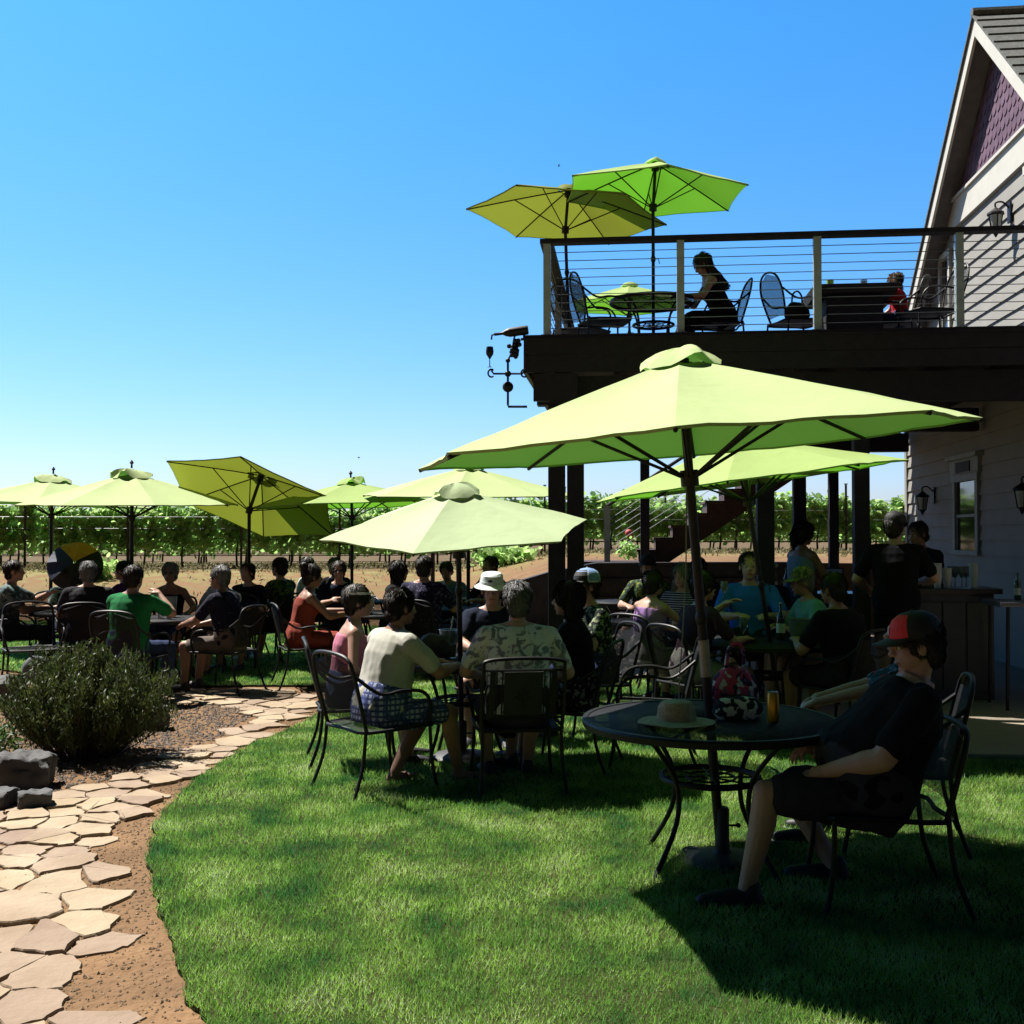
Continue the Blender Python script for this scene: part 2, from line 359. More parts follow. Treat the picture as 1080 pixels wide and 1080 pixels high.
for i, (x, y) in enumerate(pts):
    if not inside[i]: continue
    cell = [(x - .5, y - .5), (x + .5, y - .5), (x + .5, y + .5), (x - .5, y + .5)]
    for j, (a, b) in enumerate(pts):
        if i == j or abs(a - x) > 1 or abs(b - y) > 1: continue
        d = math.hypot(a - x, b - y); gx, gy = (a - x) / d, (b - y) / d; gap = .003 + .009 * ((i * 7 + j * 3) % 5) / 5
        cell = clip(cell, x + gx * (d / 2 - gap), y + gy * (d / 2 - gap), gx, gy)
        if len(cell) < 3: break
    if len(cell) < 3: continue
    c2 = []
    for k in range(len(cell)):
        a = cell[k]; b = cell[(k + 1) % len(cell)]; Ld = math.hypot(a[0] - b[0], a[1] - b[1])
        if Ld < .03: c2.append(a); continue
        for q in (.03, .38, .7, .97):
            nz = .018 * min(1, Ld / .2); c2.append((a[0] + (b[0] - a[0]) * q + rs.uniform(-nz, nz), a[1] + (b[1] - a[1]) * q + rs.uniform(-nz, nz)))
    top = .012 + rs.uniform(-.006, .012) if x + .17 * (y - 3.6) < -1.55 or y > 5.2 else .005 + rs.uniform(0, .008)
    tx, ty = rs.uniform(-.02, .02), rs.uniform(-.02, .02); n = len(c2); o0 = len(st.v)
    cx = sum(p[0] for p in c2) / n; cy = sum(p[1] for p in c2) / n
    for f_, zz in ((1.0, -.02), (1.0, top - .006), (.975, top)):
        for p in c2:
            px_, py_ = cx + (p[0] - cx) * f_, cy + (p[1] - cy) * f_
            st.v.append((px_, py_, zz + ((px_ - cx) * tx + (py_ - cy) * ty if zz > 0 else 0)))
    st.f.append(tuple(o0 + 2 * n + k for k in range(n)))
    for lv in (0, 1):
        for k in range(n): st.f.append((o0 + lv * n + k, o0 + lv * n + (k + 1) % n, o0 + (lv + 1) * n + (k + 1) % n, o0 + (lv + 1) * n + k))
M['flag'] = mat('sandstone_flags', (.40, .315, .225), .85, 0, (.28, .205, .135), 3.2, spec=.25, bump=.35, bscale=25, sharp=.1, detail=9)
tf = M['flag'].node_tree; gi = tf.nodes.new('ShaderNodeNewGeometry'); hv = tf.nodes.new('ShaderNodeHueSaturation'); mpv = tf.nodes.new('ShaderNodeMapRange')
mpv.inputs[3].default_value = .80; mpv.inputs[4].default_value = 1.18; mph = tf.nodes.new('ShaderNodeMapRange'); mph.inputs[3].default_value = .485; mph.inputs[4].default_value = .51
tf.links.new(gi.outputs['Random Per Island'], mpv.inputs[0]); tf.links.new(gi.outputs['Random Per Island'], mph.inputs[0]); tf.links.new(mpv.outputs[0], hv.inputs['Value']); tf.links.new(mph.outputs[0], hv.inputs['Hue'])
tf.links.new(ramp_of(M['flag']).outputs[0], hv.inputs['Color']); tf.links.new(hv.outputs[0], tf.nodes['Principled BSDF'].inputs['Base Color'])
o = st.build('flagstone_path', M['flag'], smooth=False); o['kind'] = 'structure'
# dirt crumbs and gravel
def pebbles(name, poly, count, r0, r1, material, z=0, seed=1):
    q = np.array(poly); rg = np.random.default_rng(seed); lo, hi = q.min(0), q.max(0)
    P = np.stack([rg.uniform(lo[0], hi[0], count), rg.uniform(lo[1], hi[1], count)], 1); P = P[inpoly(P, poly)]
    n = len(P); oc = np.array([(1, 0, 0), (0, 1, 0), (-1, 0, 0), (0, -1, 0), (0, 0, 1), (0, 0, -1)], float)
    F = [(0, 1, 4), (1, 2, 4), (2, 3, 4), (3, 0, 4), (1, 0, 5), (2, 1, 5), (3, 2, 5), (0, 3, 5)]
    rad = rg.uniform(r0, r1, n) * rg.uniform(.5, 1, n)
    vs = oc[None] * rg.uniform(.6, 1.2, (n, 6, 3)) * rad[:, None, None]; vs[:, :, 2] *= .7
    a = rg.uniform(0, 6.28, n); ca, sa = np.cos(a)[:, None], np.sin(a)[:, None]
    X = vs[:, :, 0] * ca - vs[:, :, 1] * sa; Y = vs[:, :, 0] * sa + vs[:, :, 1] * ca
    vs = np.stack([X + P[:, 0:1], Y + P[:, 1:2], vs[:, :, 2] + z + rad[:, None] * .25], 2)
    tri = vs[:, np.array(F)].reshape(-1, 3); return np_mesh(name, tri, 3, material)
M['gravel'] = mat('grey_brown_gravel', (.22, .17, .13), .9, 0, (.12, .09, .075), 25, sharp=.3)
M['crumb'] = mat('earth_crumbs', (.32, .22, .13), .95, 0, (.18, .115, .065), 12, sharp=.3)
bed = [G(*p) for p in [(-160, 712), (0, 712), (120, 726), (165, 730), (200, 741), (262, 746), (265, 757), (232, 778), (185, 795), (120, 822), (55, 838), (0, 852), (-160, 870)]]
o = pebbles('gravel', bed, 34000, .006, .026, M['gravel'], seed=2); o['kind'] = 'stuff'; tag(o, 'grey brown gravel in the planting bed by the path', 'gravel')
dirtp = [G(*p) for p in [(-60, 860), (60, 838), (200, 790), (300, 750), (345, 738), (330, 755), (250, 795), (180, 850), (160, 900), (165, 960), (200, 1060), (215, 1180), (-200, 1180)]]
o = pebbles('soil_crumbs', dirtp, 26000, .003, .012, M['crumb'], seed=5); o['kind'] = 'stuff'; tag(o, 'loose crumbs of brown earth beside the flagstones', 'soil')

# rocks
M['rock'] = mat('dark_basalt', (.045, .045, .05), .85, 0, (.11, .11, .11), 5, bump=.8, bscale=14, sharp=.2, detail=8)
def rock(label, x, y, dx, dy, dz, seed, rz=0, z=0):
    mb = MB(); mb.ell((0, 0, dz * .42), (dx, dy, dz * .62), n=48, m=30); sd = V(seed * 3.1, seed * 1.7, seed)
    for i, p in enumerate(mb.v):
        p = Vector(p); d = Vector((max(-.72 * dx, min(.72 * dx, p.x)), max(-.72 * dy, min(.72 * dy, p.y)), max(0, min(.86 * dz, p.z))))
        q = d + d.normalized() * min(dx, dy) * (.22 * noise.noise(d * 6 + sd) + .10 * noise.noise(d * 17 + sd) + .05 * noise.noise(d * 40 + sd)) ; mb.v[i] = tuple(q)
    o = mb.build('rock', M['rock']); o.location = (x, y, z); o.rotation_euler = (0, 0, R(rz)); return tag(o, label, 'rock', 'rocks edging the planting bed')
x, y = G(22, 832); rock('large squared dark rock standing behind two smaller blocks at the bed', x, y + .1, .22, .18, .24, 1, 10)
x, y = G(10, 850); rock('low dark rock block at the left frame edge beside the flagstones', x - .08, y, 0.16, .12, .13, 2, -8)
x, y = G(40, 850); rock('low rounded dark rock block nearest the flagstones', x, y, .13, .11, .12, 3, 25)
x, y = G(165, 768); rock('round dark rock right of the bush beside the path', x, y, .14, .12, .22, 4, 0)
x, y = G(2, 742); rock('grey boulder behind the bush at the left frame edge', x - .1, y, .35, .3, .26, 6, 20)

# leaf scatter helper
def leaves(center_fn, n, size, seed, up=.3, shape=5, bias=(0, 0, 0), along=(0, 0, 0)):
    rg = np.random.default_rng(seed); P = center_fn(rg, n); n = len(P)
    a = rg.normal(size=(n, 3)) + np.array(along); a /= np.linalg.norm(a, axis=1)[:, None]
    nrm = rg.normal(size=(n, 3)); nrm[:, 2] += up * 3; nrm += np.array(bias); b = np.cross(nrm, a); b /= np.linalg.norm(b, axis=1)[:, None] + 1e-9
    s = size * rg.uniform(.6, 1.3, n)[:, None]
    if shape == 5: co = [(-.5, 0), (-.25, .45), (.2, .5), (.55, 0), (.2, -.5), (-.25, -.45)]
    else: co = [(-.5, 0), (0, .13), (.5, 0), (0, -.13)]
    v = np.stack([P + a * s * cx + b * s * cy for cx, cy in co], 1); return v.reshape(-1, 3), len(co)

# bush: upright many-stemmed shrub
M['bush'] = mat('grey_green_shrub_leaves', (.020, .050, .012), .6, 0, (.12, .15, .035), 9, trans=.3, sharp=.2)
M['bark'] = mat('brown_bark', (.05, .035, .025), .9, 0, (.08, .06, .045), 20, bump=.6)
bx, by = G(92, 796)
t = thing('shrub', 'bushy grey green shrub with upright stems in the gravel bed', 'shrub', (bx, by, 0)); t.scale = (.93, 1, .9)
rs = random.Random(4); stems = MB(); ends = []
for k in range(260):
    a = rs.uniform(0, 6.28); r = rs.uniform(.0, .5) ** .8; h = rs.uniform(.42, .95) * (1 - .35 * (r / .6) ** 2); 
    p0 = V(math.cos(a) * r * .45, math.sin(a) * r * .35, 0); p2 = V(math.cos(a) * r * 1.35 + rs.uniform(-.06, .06), math.sin(a) * r * .9, h); p1 = (p0 + p2) / 2 + V(math.cos(a), math.sin(a), 0) * .05
    stems.tube([p0, p1, p2], [.005, .004, .002], 4); ends.append((p0, p1, p2))
stems.build('stem', M['bark'], t)
def cf(rg, n):
    i = rg.integers(0, len(ends), n); tt = rg.uniform(.15, 1.0, n) ** .7; E = np.array([[list(q) for q in e] for e in ends])[i]; tt = tt[:, None]
    P = (1 - tt) ** 2 * E[:, 0] + 2 * tt * (1 - tt) * E[:, 1] + tt ** 2 * E[:, 2]; return P + rg.normal(size=(n, 3)) * .022
v, k = leaves(cf, 42000, .044, 3, shape=4, along=(0, 0, 2.2)); o = np_mesh('foliage', v, k, M['bush']); o.parent = t
M['lime_leaf'] = mat('bright_leaf', (.09, .19, .03), .6, 0, (.05, .12, .02), 9, trans=.35)
x, y = G(2, 800)
t = thing('plant', 'small bright green leafy plant left of the shrub above the rocks', 'plant', (x - .05, y + .1, 0))
v, k = leaves(lambda rg, n: rg.normal(size=(n, 3)) * (.14, .12, .06) + (0, 0, .14), 900, .05, 9, shape=4); o = np_mesh('foliage', v, k, M['lime_leaf']); o.parent = t
s_ = MB(); [s_.tube([V(0, 0, 0), V(rs.uniform(-.15, .15), rs.uniform(-.1, .1), .18)], [.005, .002], 4) for _ in range(9)]; s_.build('stem', M['bark'], t)

# vineyard
M['vine'] = mat('vine_leaves', (.19, .38, .09), .5, 0, (.45, .60, .24), 1.6, spec=.4, trans=.68, sharp=.2, detail=8, k=1.05)
def make_vine(seed):
    t = thing('grapevine', 'leafy green grapevine trained on wires in the vineyard behind the tables', 'grapevine', (0, 0, 0), 0, 'grapevines in rows beyond the dirt track')
    rv = random.Random(seed); tr = MB(); tr.tube([V(0, 0, -.1), V(rv.uniform(-.04, .04), 0, .35), V(rv.uniform(-.06, .06), 0, .72)], [.035, .028, .022], 6)
    tr.tube([V(-.75, 0, .74), V(0, 0, .72), V(.75, 0, .74)], .014, 5); tr.build('trunk', M['bark'], t)
    shoots = [(rv.uniform(-.85, .85), rv.uniform(.7, 1.2), rv.uniform(-.13, .13)) for _ in range(34)]
    S = np.array(shoots)
    def cf(rg, n):
        i = rg.integers(0, len(S), n); h = rg.uniform(0, 1, n)
        P = np.stack([S[i, 0] + rg.normal(size=n) * .07, S[i, 2] + rg.normal(size=n) * (.11 * (1.15 - h)), .72 + h * S[i, 1] + rg.normal(size=n) * .03], 1)
        P[:, 2] -= (rg.uniform(0, 1, n) < .45) * rg.uniform(0, .42, n); return P
    v, k = leaves(cf, 1050, .15, seed, up=.0, bias=(-.9, -.6, 1.0)); o = np_mesh('foliage', v, k, M['vine']); o.parent = t
    return t
def row_y(x, r): return 31.0 + .06 * x + r * 2.6
protos = [make_vine(20 + i) for i in range(4)]; used = [False] * 4; rv = random.Random(2); k = 0
M['post_metal'] = mat('dark_vineyard_post', (.03, .028, .028), .6, .2)
pproto = None; wires = MB()
for r in range(4):
    x = -19.5 - r * 1.3 + (r % 2) * .6
    while x < 17 + r * 1.5:
        i = rv.randrange(4); y = row_y(x, r); z = hgt(x, y); s = (1.0 - .16 * sst(-2, 3, x)) * rv.uniform(.88, 1.12)
        if used[i]: o = copy_tree(protos[i])
        else: o = protos[i]; used[i] = True
        o.location = (x, y, z); o.rotation_euler = (0, 0, rv.uniform(-.1, .1)); o.scale = (1, 1, s)
        x += 1.5 * rv.uniform(.92, 1.08); k += 1
    x = -19 + r
    while x < 18:
        if r < 2:
            if pproto is None:
                mb = MB(); mb.box((0, 0, 1.0), (.055, .04, 2.3)); mb.box((0, 0, 2.17), (.085, .07, .03)); pproto = mb.build('trellis_post', M['post_metal'], smooth=False)
                tag(pproto, 'thin dark steel trellis post standing in the vine rows', 'post', 'trellis posts along the vine rows'); o = pproto
            else: o = pproto.copy(); C.objects.link(o)
            y = row_y(x, r) - .32; o.location = (x, y, hgt(x, y)); o.scale = (1, 1, .9)
        x += 2.9 * rv.uniform(.9, 1.1)
for r in range(2):
    for zz, off in ((.72, 0), (1.1, -.33), (1.42, -.33), (1.75, -.33), (.35, -.33)):
        mb = MB(); X = [-20 + i * 2 for i in range(20)]
        mb.tube([V(a, row_y(a, r) + off, hgt(a, row_y(a, r)) + zz * (1 - .16 * sst(-2, 3, a))) for a in X], .006 if zz != .35 else .012, 4)
        o = mb.build('trellis_wire', M['alu'] if zz != .35 else M['black']); tag(o, 'long wire strung between the trellis posts', 'wire', 'wires strung along the vine rows')
mb = MB(); mb.tube([V(0, 0, -.1), V(0, 0, 1.55)], .05, 10); o = mb.build('wooden_post', M['deckwood']); o.location = (-1.83, 25.2, hgt(-1.8, 25.2)); tag(o, 'plain dark wooden post on the dirt track behind the floral shirt man', 'post')
# weeds
M['weed'] = mat('dry_weeds', (.16, .16, .06), .8, 0, (.30, .27, .16), 3, trans=.3, sharp=.3)
def wf(rg, n):
    x = rg.uniform(-18, 18, n); y = 28.2 + rg.uniform(0, 6, n) ** 1.0; y -= (rg.uniform(0, 1, n) < .12) * rg.uniform(0, 6, n)
    nn = np.sin(x * 1.7 + 2 * np.sin(y * 1.9)) + rg.normal(size=n) * .8; k = nn > -.3; x, y = x[k], y[k]
    z = np.array([hgt(a, b) for a, b in zip(x, y)]); return np.stack([x, y, z + rg.uniform(.0, .20, len(x)) ** 1.5], 1)
v, k = leaves(wf, 30000, .13, 8, shape=4, along=(0, 0, 1)); o = np_mesh('weeds', v, k, M['weed']); o['kind'] = 'stuff'; tag(o, 'dry weeds and litter on the ground under the vines', 'weeds')
for (px, d, sc, lab) in ((532, 27.5, 1.0, 'low green weed clump on the dirt track below the pale umbrella'), (95, 27, .8, 'low green weed clump on the dirt bank at the far left')):
    X = (px - 540) / 1150 * d
    t = thing('plant', lab, 'plant', (X, d, hgt(X, d)))
    v, k = leaves(lambda rg, n: rg.normal(size=(n, 3)) * (.32 * sc, .25, .13) + (0, 0, .22), 700, .13, 31); o = np_mesh('foliage', v, k, M['vine']); o.parent = t

# retaining wall
M['wallwood'] = mat('dark_retaining_timber', (.022, .018, .02), .85, 0, (.012, .010, .012), 6, bump=.4)
mb = MB(); pts_ = [(-2.2, .12), (-1.2, .5), (-.3, .82), (.6, 1.05), (1.4, 1.17), (3, 1.18), (5, 1.18)]
for (xa, za), (xb, zb) in zip(pts_[:-1], pts_[1:]):
    ya, yb = wall_y(xa), wall_y(xb)
    mb.add([(xa, ya - .12, -.1), (xb, yb - .12, -.1), (xb, yb - .12, zb), (xa, ya - .12, za), (xa, ya + .32, -.1), (xb, yb + .32, -.1), (xb, yb + .32, zb), (xa, ya + .32, za)],
           [(0, 1, 2, 3), (3, 2, 6, 7), (5, 4, 7, 6)])
for zz in (.3, .6, .9):
    mb.b2((1.4, 17.95, zz), (5, 17.985, zz + .02))
o = mb.build('retaining_wall', M['wallwood'], smooth=False); tag(o, 'dark low timber retaining wall sloping down behind the terrace', 'wall')
# ---------------------------------------------------------------- house (building axes: x = u, y = v)
M['siding'] = mat('beige_lap_siding', (.31, .30, .275), .7, 0, (.28, .27, .25), 3, spec=.25)
M['scallop'] = mat('purple_scallop_shingles', (.145, .085, .135), .75, 0, (.105, .06, .10), 5, spec=.25)
M['trim'] = mat('off_white_trim', (.62, .60, .54), .6, 0, (.58, .56, .5), 4)
M['soffit'] = mat('grey_soffit', (.16, .145, .14), .8)
M['roof'] = mat('grey_asphalt_shingles', (.075, .085, .085), .9, 0, (.14, .15, .145), 14, bump=.5, sharp=.3, bscale=60)
M['darkglass'] = M['glass']
U0, VR, ZR, SL = 4.60, 13.9, 8.08, .90
V0, V1 = 9.3, 18.5
house = thing('house', 'beige sided house with purple scalloped gable beside the raised deck', 'house', (0, 0, 0), -6)
mb = MB()
for vs_ in ((V0, V1),):
    # core body as one pentagonal solid
    zt = lambda v: ZR - .22 - SL * abs(v - VR)
    prof = [(V0 + .01, -.1), (V1 - .01, -.1), (V1 - .01, zt(V1)), (VR, zt(VR)), (V0 + .01, zt(V0))]
    n = len(prof); mb.add([(U0, a, b) for a, b in prof] + [(U0 + 7, a, b) for a, b in prof], [tuple(range(n)), tuple(reversed(range(n, 2 * n)))] + [(i, n + i, n + (i + 1) % n, (i + 1) % n) for i in range(n)])
mb.build('wall', M['siding'], house, smooth=False)
mb = MB(); z = 0.0; EXP = .195
openings = [(11.75, 12.95, 3.6, 5.8), (15.9, 16.45, 4.2, 5.6), (14.75, 15.85, 1.42, 2.62)]
def board(va, vb, z):
    if vb - va < .02: return
    mb.add([(U0 - .030, va, z), (U0 - .030, vb, z), (U0 - .006, vb, z + EXP + .01), (U0 - .006, va, z + EXP + .01), (U0, va, z), (U0, vb, z)], [(1, 0, 3, 2), (0, 1, 5, 4)])
while z < 5.85:
    va, vb = V0, V1
    if z > 3.0:
        lim = (zt(VR) - z) / SL - .05; va, vb = max(V0, VR - lim), min(V1, VR + lim)
    segs = [(va, vb)]
    for a, b, c, d in openings:
        if z + EXP > c and z < d:
            ns = []
            for s0, s1 in segs:
                if b <= s0 or a >= s1: ns.append((s0, s1)); continue
                ns += [(s0, a), (b, s1)]
            segs = ns
    for s0, s1 in segs: board(s0, s1, z)
    z += EXP
mb.build('siding', M['siding'], house, smooth=False)
mb = MB(); mb.b2((U0 - .045, V1 - .10, 0), (U0 - .002, V1 + .03, 3.55)); mb.build('corner_board', M['siding'], house, smooth=False)
# belly band
lim = (zt(VR) - 6.1) / SL
mb = MB(); mb.b2((U0 - .055, VR - lim - .1, 5.91), (U0 - .001, VR + lim + .1, 6.27)); mb.b2((U0 - .09, VR - lim, 6.27), (U0 - .001, VR + lim, 6.31)); mb.build('belly_band', M['trim'], house, smooth=False)
# scallops
mb = MB(); rws = 0; z = 6.27; wsh = .155
while z < 8.0:
    lim = (zt(VR) - z) / SL; kk = int(lim / wsh) + 1
    for k in range(-kk, kk + 1):
        c = VR + (k + .5 * (rws % 2)) * wsh
        if abs(c - VR) > lim: continue
        pr = [(c - .074, z + .30), (c - .074, z + .08), (c - .052, z + .03), (c, z + .005), (c + .052, z + .03), (c + .074, z + .08), (c + .074, z + .30)]
        xo = lambda zz: U0 - .012 - .022 * (1 - (zz - z) / .3)
        f = [(xo(b), a, b) for a, b in pr]; bk = [(xo(b) + .012, a, b) for a, b in pr]
        mb.add(f + bk, [tuple(reversed(range(7)))] + [(i, (i + 1) % 7, 7 + (i + 1) % 7, 7 + i) for i in range(6)])
    z += .145; rws += 1
# trim scallops above the roof line by clipping to the gable slope
for i, p in enumerate(mb.v):
    lim = zt(p[1]) - .02
    if p[2] > lim: mb.v[i] = (p[0], p[1], lim)
mb.build('scalloped_shingles', M['scallop'], house, smooth=False)
# roof planes
OV = .30; VE = 5.15
roof = MB()
for sgn in (1, -1):
    n_ = 26
    for k in range(n_):
        a0, a1 = VE * k / n_, VE * (k + 1) / n_
        def P(u, a, dz): return (u, VR + sgn * a, ZR - SL * a + dz)
        roof.add([P(U0 - OV - .03, a0, .0), P(U0 + 7, a0, .0), P(U0 + 7, a1, .022), P(U0 - OV - .03, a1, .022), P(U0 - OV - .03, a0, -.03), P(U0 + 7, a0, -.03), P(U0 + 7, a1, -.03), P(U0 - OV - .03, a1, -.03)],
                 [(0, 1, 2, 3), (7, 6, 5, 4), (0, 3, 7, 4), (3, 2, 6, 7), (1, 5, 6, 2), (0, 4, 5, 1)] if sgn == 1 else [(3, 2, 1, 0), (4, 5, 6, 7), (4, 7, 3, 0), (7, 6, 2, 3), (2, 6, 5, 1), (1, 5, 4, 0)])
rf = roof.build('roof', M['roof'], house, smooth=False)
for sgn in (1, -1):
    def P(u, a, dz): return (u, VR + sgn * a, ZR - SL * a + dz)
    mb = MB(); e = .0
    for (ua, ub, za, zb) in ((U0 - OV, U0 - OV + .035, -.035, -.27),):
        vs = [P(ua, 0, za), P(ua, VE, za), P(ua, VE, zb), P(ua, 0, zb), P(ub, 0, za), P(ub, VE, za), P(ub, VE, zb), P(ub, 0, zb)]
        mb.add(vs, [(0, 1, 2, 3), (7, 6, 5, 4), (0, 4, 5, 1), (3, 2, 6, 7), (1, 5, 6, 2), (0, 3, 7, 4)])
    mb.build('barge_board', M['trim'], rf, smooth=False)
    mb = MB(); vs = [P(U0 - OV + .037, 0.02, -.20), P(U0 - OV + .037, VE, -.20), P(U0 + .0, VE, -.20), P(U0 + .0, 0.02, -.20)]
    mb.add(vs, [(0, 1, 2, 3)]); mb.build('soffit', M['soffit'], rf, smooth=False, solid=.01)
mb = MB(); mb.tube([(U0 - OV - .03, VR, ZR + .02), (U0 + 7, VR, ZR + .02)], .06, 8); mb.build('ridge_cap', M['roof'], rf)
def window(va, vb, z0, z1, name='window', ft=.08, sill=True, depth=.06, label=None, mm='trim'):
    f = MB(); x = U0 - depth
    f.b2((x, va, z0), (U0, va + ft, z1)); f.b2((x, vb - ft, z0), (U0, vb, z1)); f.b2((x - .01, va - .03, z1), (U0, vb + .03, z1 + ft)); f.b2((x - .02, va - .04, z0 - .06), (U0, vb + .04, z0))
    fr = f.build(name, M[mm], house, smooth=False)
    if label: fr['label'] = label
    g_ = MB(); g_.b2((U0 - .02, va + ft, z0), (U0 - .012, vb - ft, z1)); g_.build('pane', M['glass'], fr, smooth=False)
    s_ = MB(); mid = (z0 + z1) / 2; s_.b2((U0 - .035, va + ft, mid - .02), (U0 - .022, vb - ft, mid + .02)); s_.b2((U0 - .033, va + ft, z0), (U0 - .0221, va + ft + .03, mid - .021)); s_.b2((U0 - .033, vb - ft - .03, z0), (U0 - .0221, vb - ft, mid - .021)); s_.build('sash', M[mm], fr, smooth=False)
    return fr
window(15.9, 16.45, 4.2, 5.6)
dr = window(11.75, 12.95, 3.67, 5.75, 'door', .1, label='white framed glass door')
mb = MB(); mb.tube([(U0 - .03, 11.95, 4.6), (U0 - .09, 11.95, 4.62), (U0 - .09, 12.06, 4.62)], .012, 6); mb.build('handle', M['iron'], dr)
M['frame_shade'] = mat('grey_green_window_frame', (.30, .33, .30), .6)
sw = window(14.75, 15.85, 1.42, 2.36, 'service_window', .11, mm='frame_shade', label='small service window with a dark plaque above')
mb = MB(); mb.b2((U0 - .07, 14.68, 2.445), (U0, 15.92, 2.66)); mb.b2((U0 - .12, 14.62, 2.66), (U0, 15.98, 2.72)); mb.build('head_board', M['frame_shade'], sw, smooth=False)
mb = MB(); mb.b2((U0 - .085, 15.0, 2.48), (U0 - .0705, 15.6, 2.62)); mb.build('plaque', M['black'], sw, smooth=False)
def sconce(v, z, label):
    t = thing('wall_lantern', label, 'lantern', tuple(B(U0, v, z)), -6)
    mb = MB(); mb.b2((-.05, -.055, -.12), (-.03, .055, .12)); mb.tube([(-.04, 0, .05), (-.12, 0, .13), (-.2, 0, .12), (-.2, 0, .06)], .011, 6, smooth=4); mb.build('bracket', M['iron'], t)
    mb = MB(); mb.lathe([(.01, .07), (.03, .05), (.1, -.0), (.105, -.02), (.085, -.025)], 8, (-.2, 0, 0)); mb.lathe([(.05, -.23), (.05, -.21), (.03, -.25), (.008, -.29)], 8, (-.2, 0, 0)); 
    for k in range(4):
        a = k * math.pi / 2; mb.tube([(-.2 + .082 * math.cos(a), .082 * math.sin(a), -.02), (-.2 + .05 * math.cos(a), .05 * math.sin(a), -.22)], .006, 4)
    mb.build('cage', M['iron'], t)
    mb = MB(); mb.lathe([(.075, -.03), (.045, -.215)], 12, (-.2, 0, 0)); mb.build('lamp_glass', M['frost'], t)
M['frost'] = mat('frosted_glass', (.45, .5, .48), .3)
sconce(13.5, 5.48, 'black wall lantern on the sunlit siding above the deck')
sconce(16.85, 2.22, 'black wall lantern in the shade left of the service window')
sconce(12.72, 2.15, 'wall lantern in the shade at the right frame edge')

# ---------------------------------------------------------------- deck
DZ = 3.65; DU, DF, DB = -1.04, 10.95, 18.45
deck = thing('raised_deck', 'dark wooden raised deck on posts with cable railing', 'deck', (0, 0, 0), -6)
mb = MB(); v = DF; w_ = .14
while v < DB:
    mb.b2((DU, v, DZ - .03), (U0 - .05, min(v + w_ - .008, DB), DZ)); v += w_
mb.build('floor', M['deckwood'], deck, smooth=False)
mb = MB(); mb.b2((DU + .02, DF + .02, DZ - .20), (U0 - .05, DF + .06, DZ - .034)); mb.b2((DU + .03, DF + .035, DZ - .375), (U0 - .05, DF + .065, DZ - .205)); mb.b2((DU - .02, DF - .02, DZ - .052), (U0 - .05, DF + .018, DZ - .032)); mb.build('fascia', M['deckwood'], deck, smooth=False)
mb = MB(); mb.b2((DU + .0, DF + .07, DZ - .38), (DU + .04, DB, DZ - .034)); mb.build('fascia', M['stairwood'], deck, smooth=False)
for v in (11.3, 14.6, 18.1):
    mb = MB(); mb.b2((DU + .12, v - .09, DZ - .68), (U0 - .1, v + .09, DZ - .385)); mb.build('beam', M['deckwood'], deck, smooth=False)
u = DU + .3
while u < U0 - .2:
    mb = MB(); mb.b2((u, DF + .08, DZ - .36), (u + .045, DB - .05, DZ - .034)); mb.build('joist', M['deckwood'], deck, smooth=False); u += .61
for (u, v, s) in ((-.72, 11.3, .17), (-.525, 11.3, .17), (1.40, 11.3, .17), (2.35, 11.3, .15), (2.25, 14.6, .16), (3.33, 18.1, .15), (-.8, 18.1, .15), (.3, 18.1, .15)):
    mb = MB(); mb.b2((u - s / 2, v - s / 2, 0), (u + s / 2, v + s / 2, DZ - .685)); mb.build('post', M['deckwood'], deck, smooth=False, bevel=.008)
mb = MB(); mb.b2((DU + .1, DF + .07, DZ - .66), (DU + .55, DF + .14, DZ - .385)); mb.build('bracket', M['deckwood'], deck, smooth=False)
# railing
RZ = DZ + .94
posts_u = [DU + .24, DU + .24 + 1.345, DU + .24 + 2.69, DU + .24 + 4.05, U0 - .12]
for u in posts_u[:4]:
    mb = MB(); mb.b2((u - .037, DF + .06, DZ), (u + .037, DF + .13, RZ)); mb.b2((u - .06, DF + .04, DZ), (u + .06, DF + .15, DZ + .012)); mb.build('railing_post', M['post_paint'], deck, smooth=False)
side_v = [DF + .09 + 1.85 * i for i in range(1, 5)]
for v in side_v:
    mb = MB(); mb.b2((DU + .2, v - .037, DZ), (DU + .275, v + .037, RZ)); mb.build('railing_post', M['post_paint'], deck, smooth=False)
mb = MB(); mb.b2((DU + .17, DF + .03, RZ), (U0 - .05, DF + .16, RZ + .045)); mb.build('top_rail', M['deckwood'], deck, smooth=False)
mb = MB(); mb.b2((DU + .17, DF + .162, RZ), (DU + .3, DB, RZ + .045)); mb.build('top_rail', M['deckwood'], deck, smooth=False)
for k in range(10):
    z = DZ + .08 + k * .086
    mb = MB(); mb.tube([(DU + .24, DF + .095, z), (U0 - .1, DF + .095, z)], .0045, 5); mb.build('cable', M['cable'], deck)
    mb = MB(); mb.tube([(DU + .237, DF + .14, z), (DU + .237, DB - .1, z)], .0045, 5); mb.build('cable', M['cable'], deck)

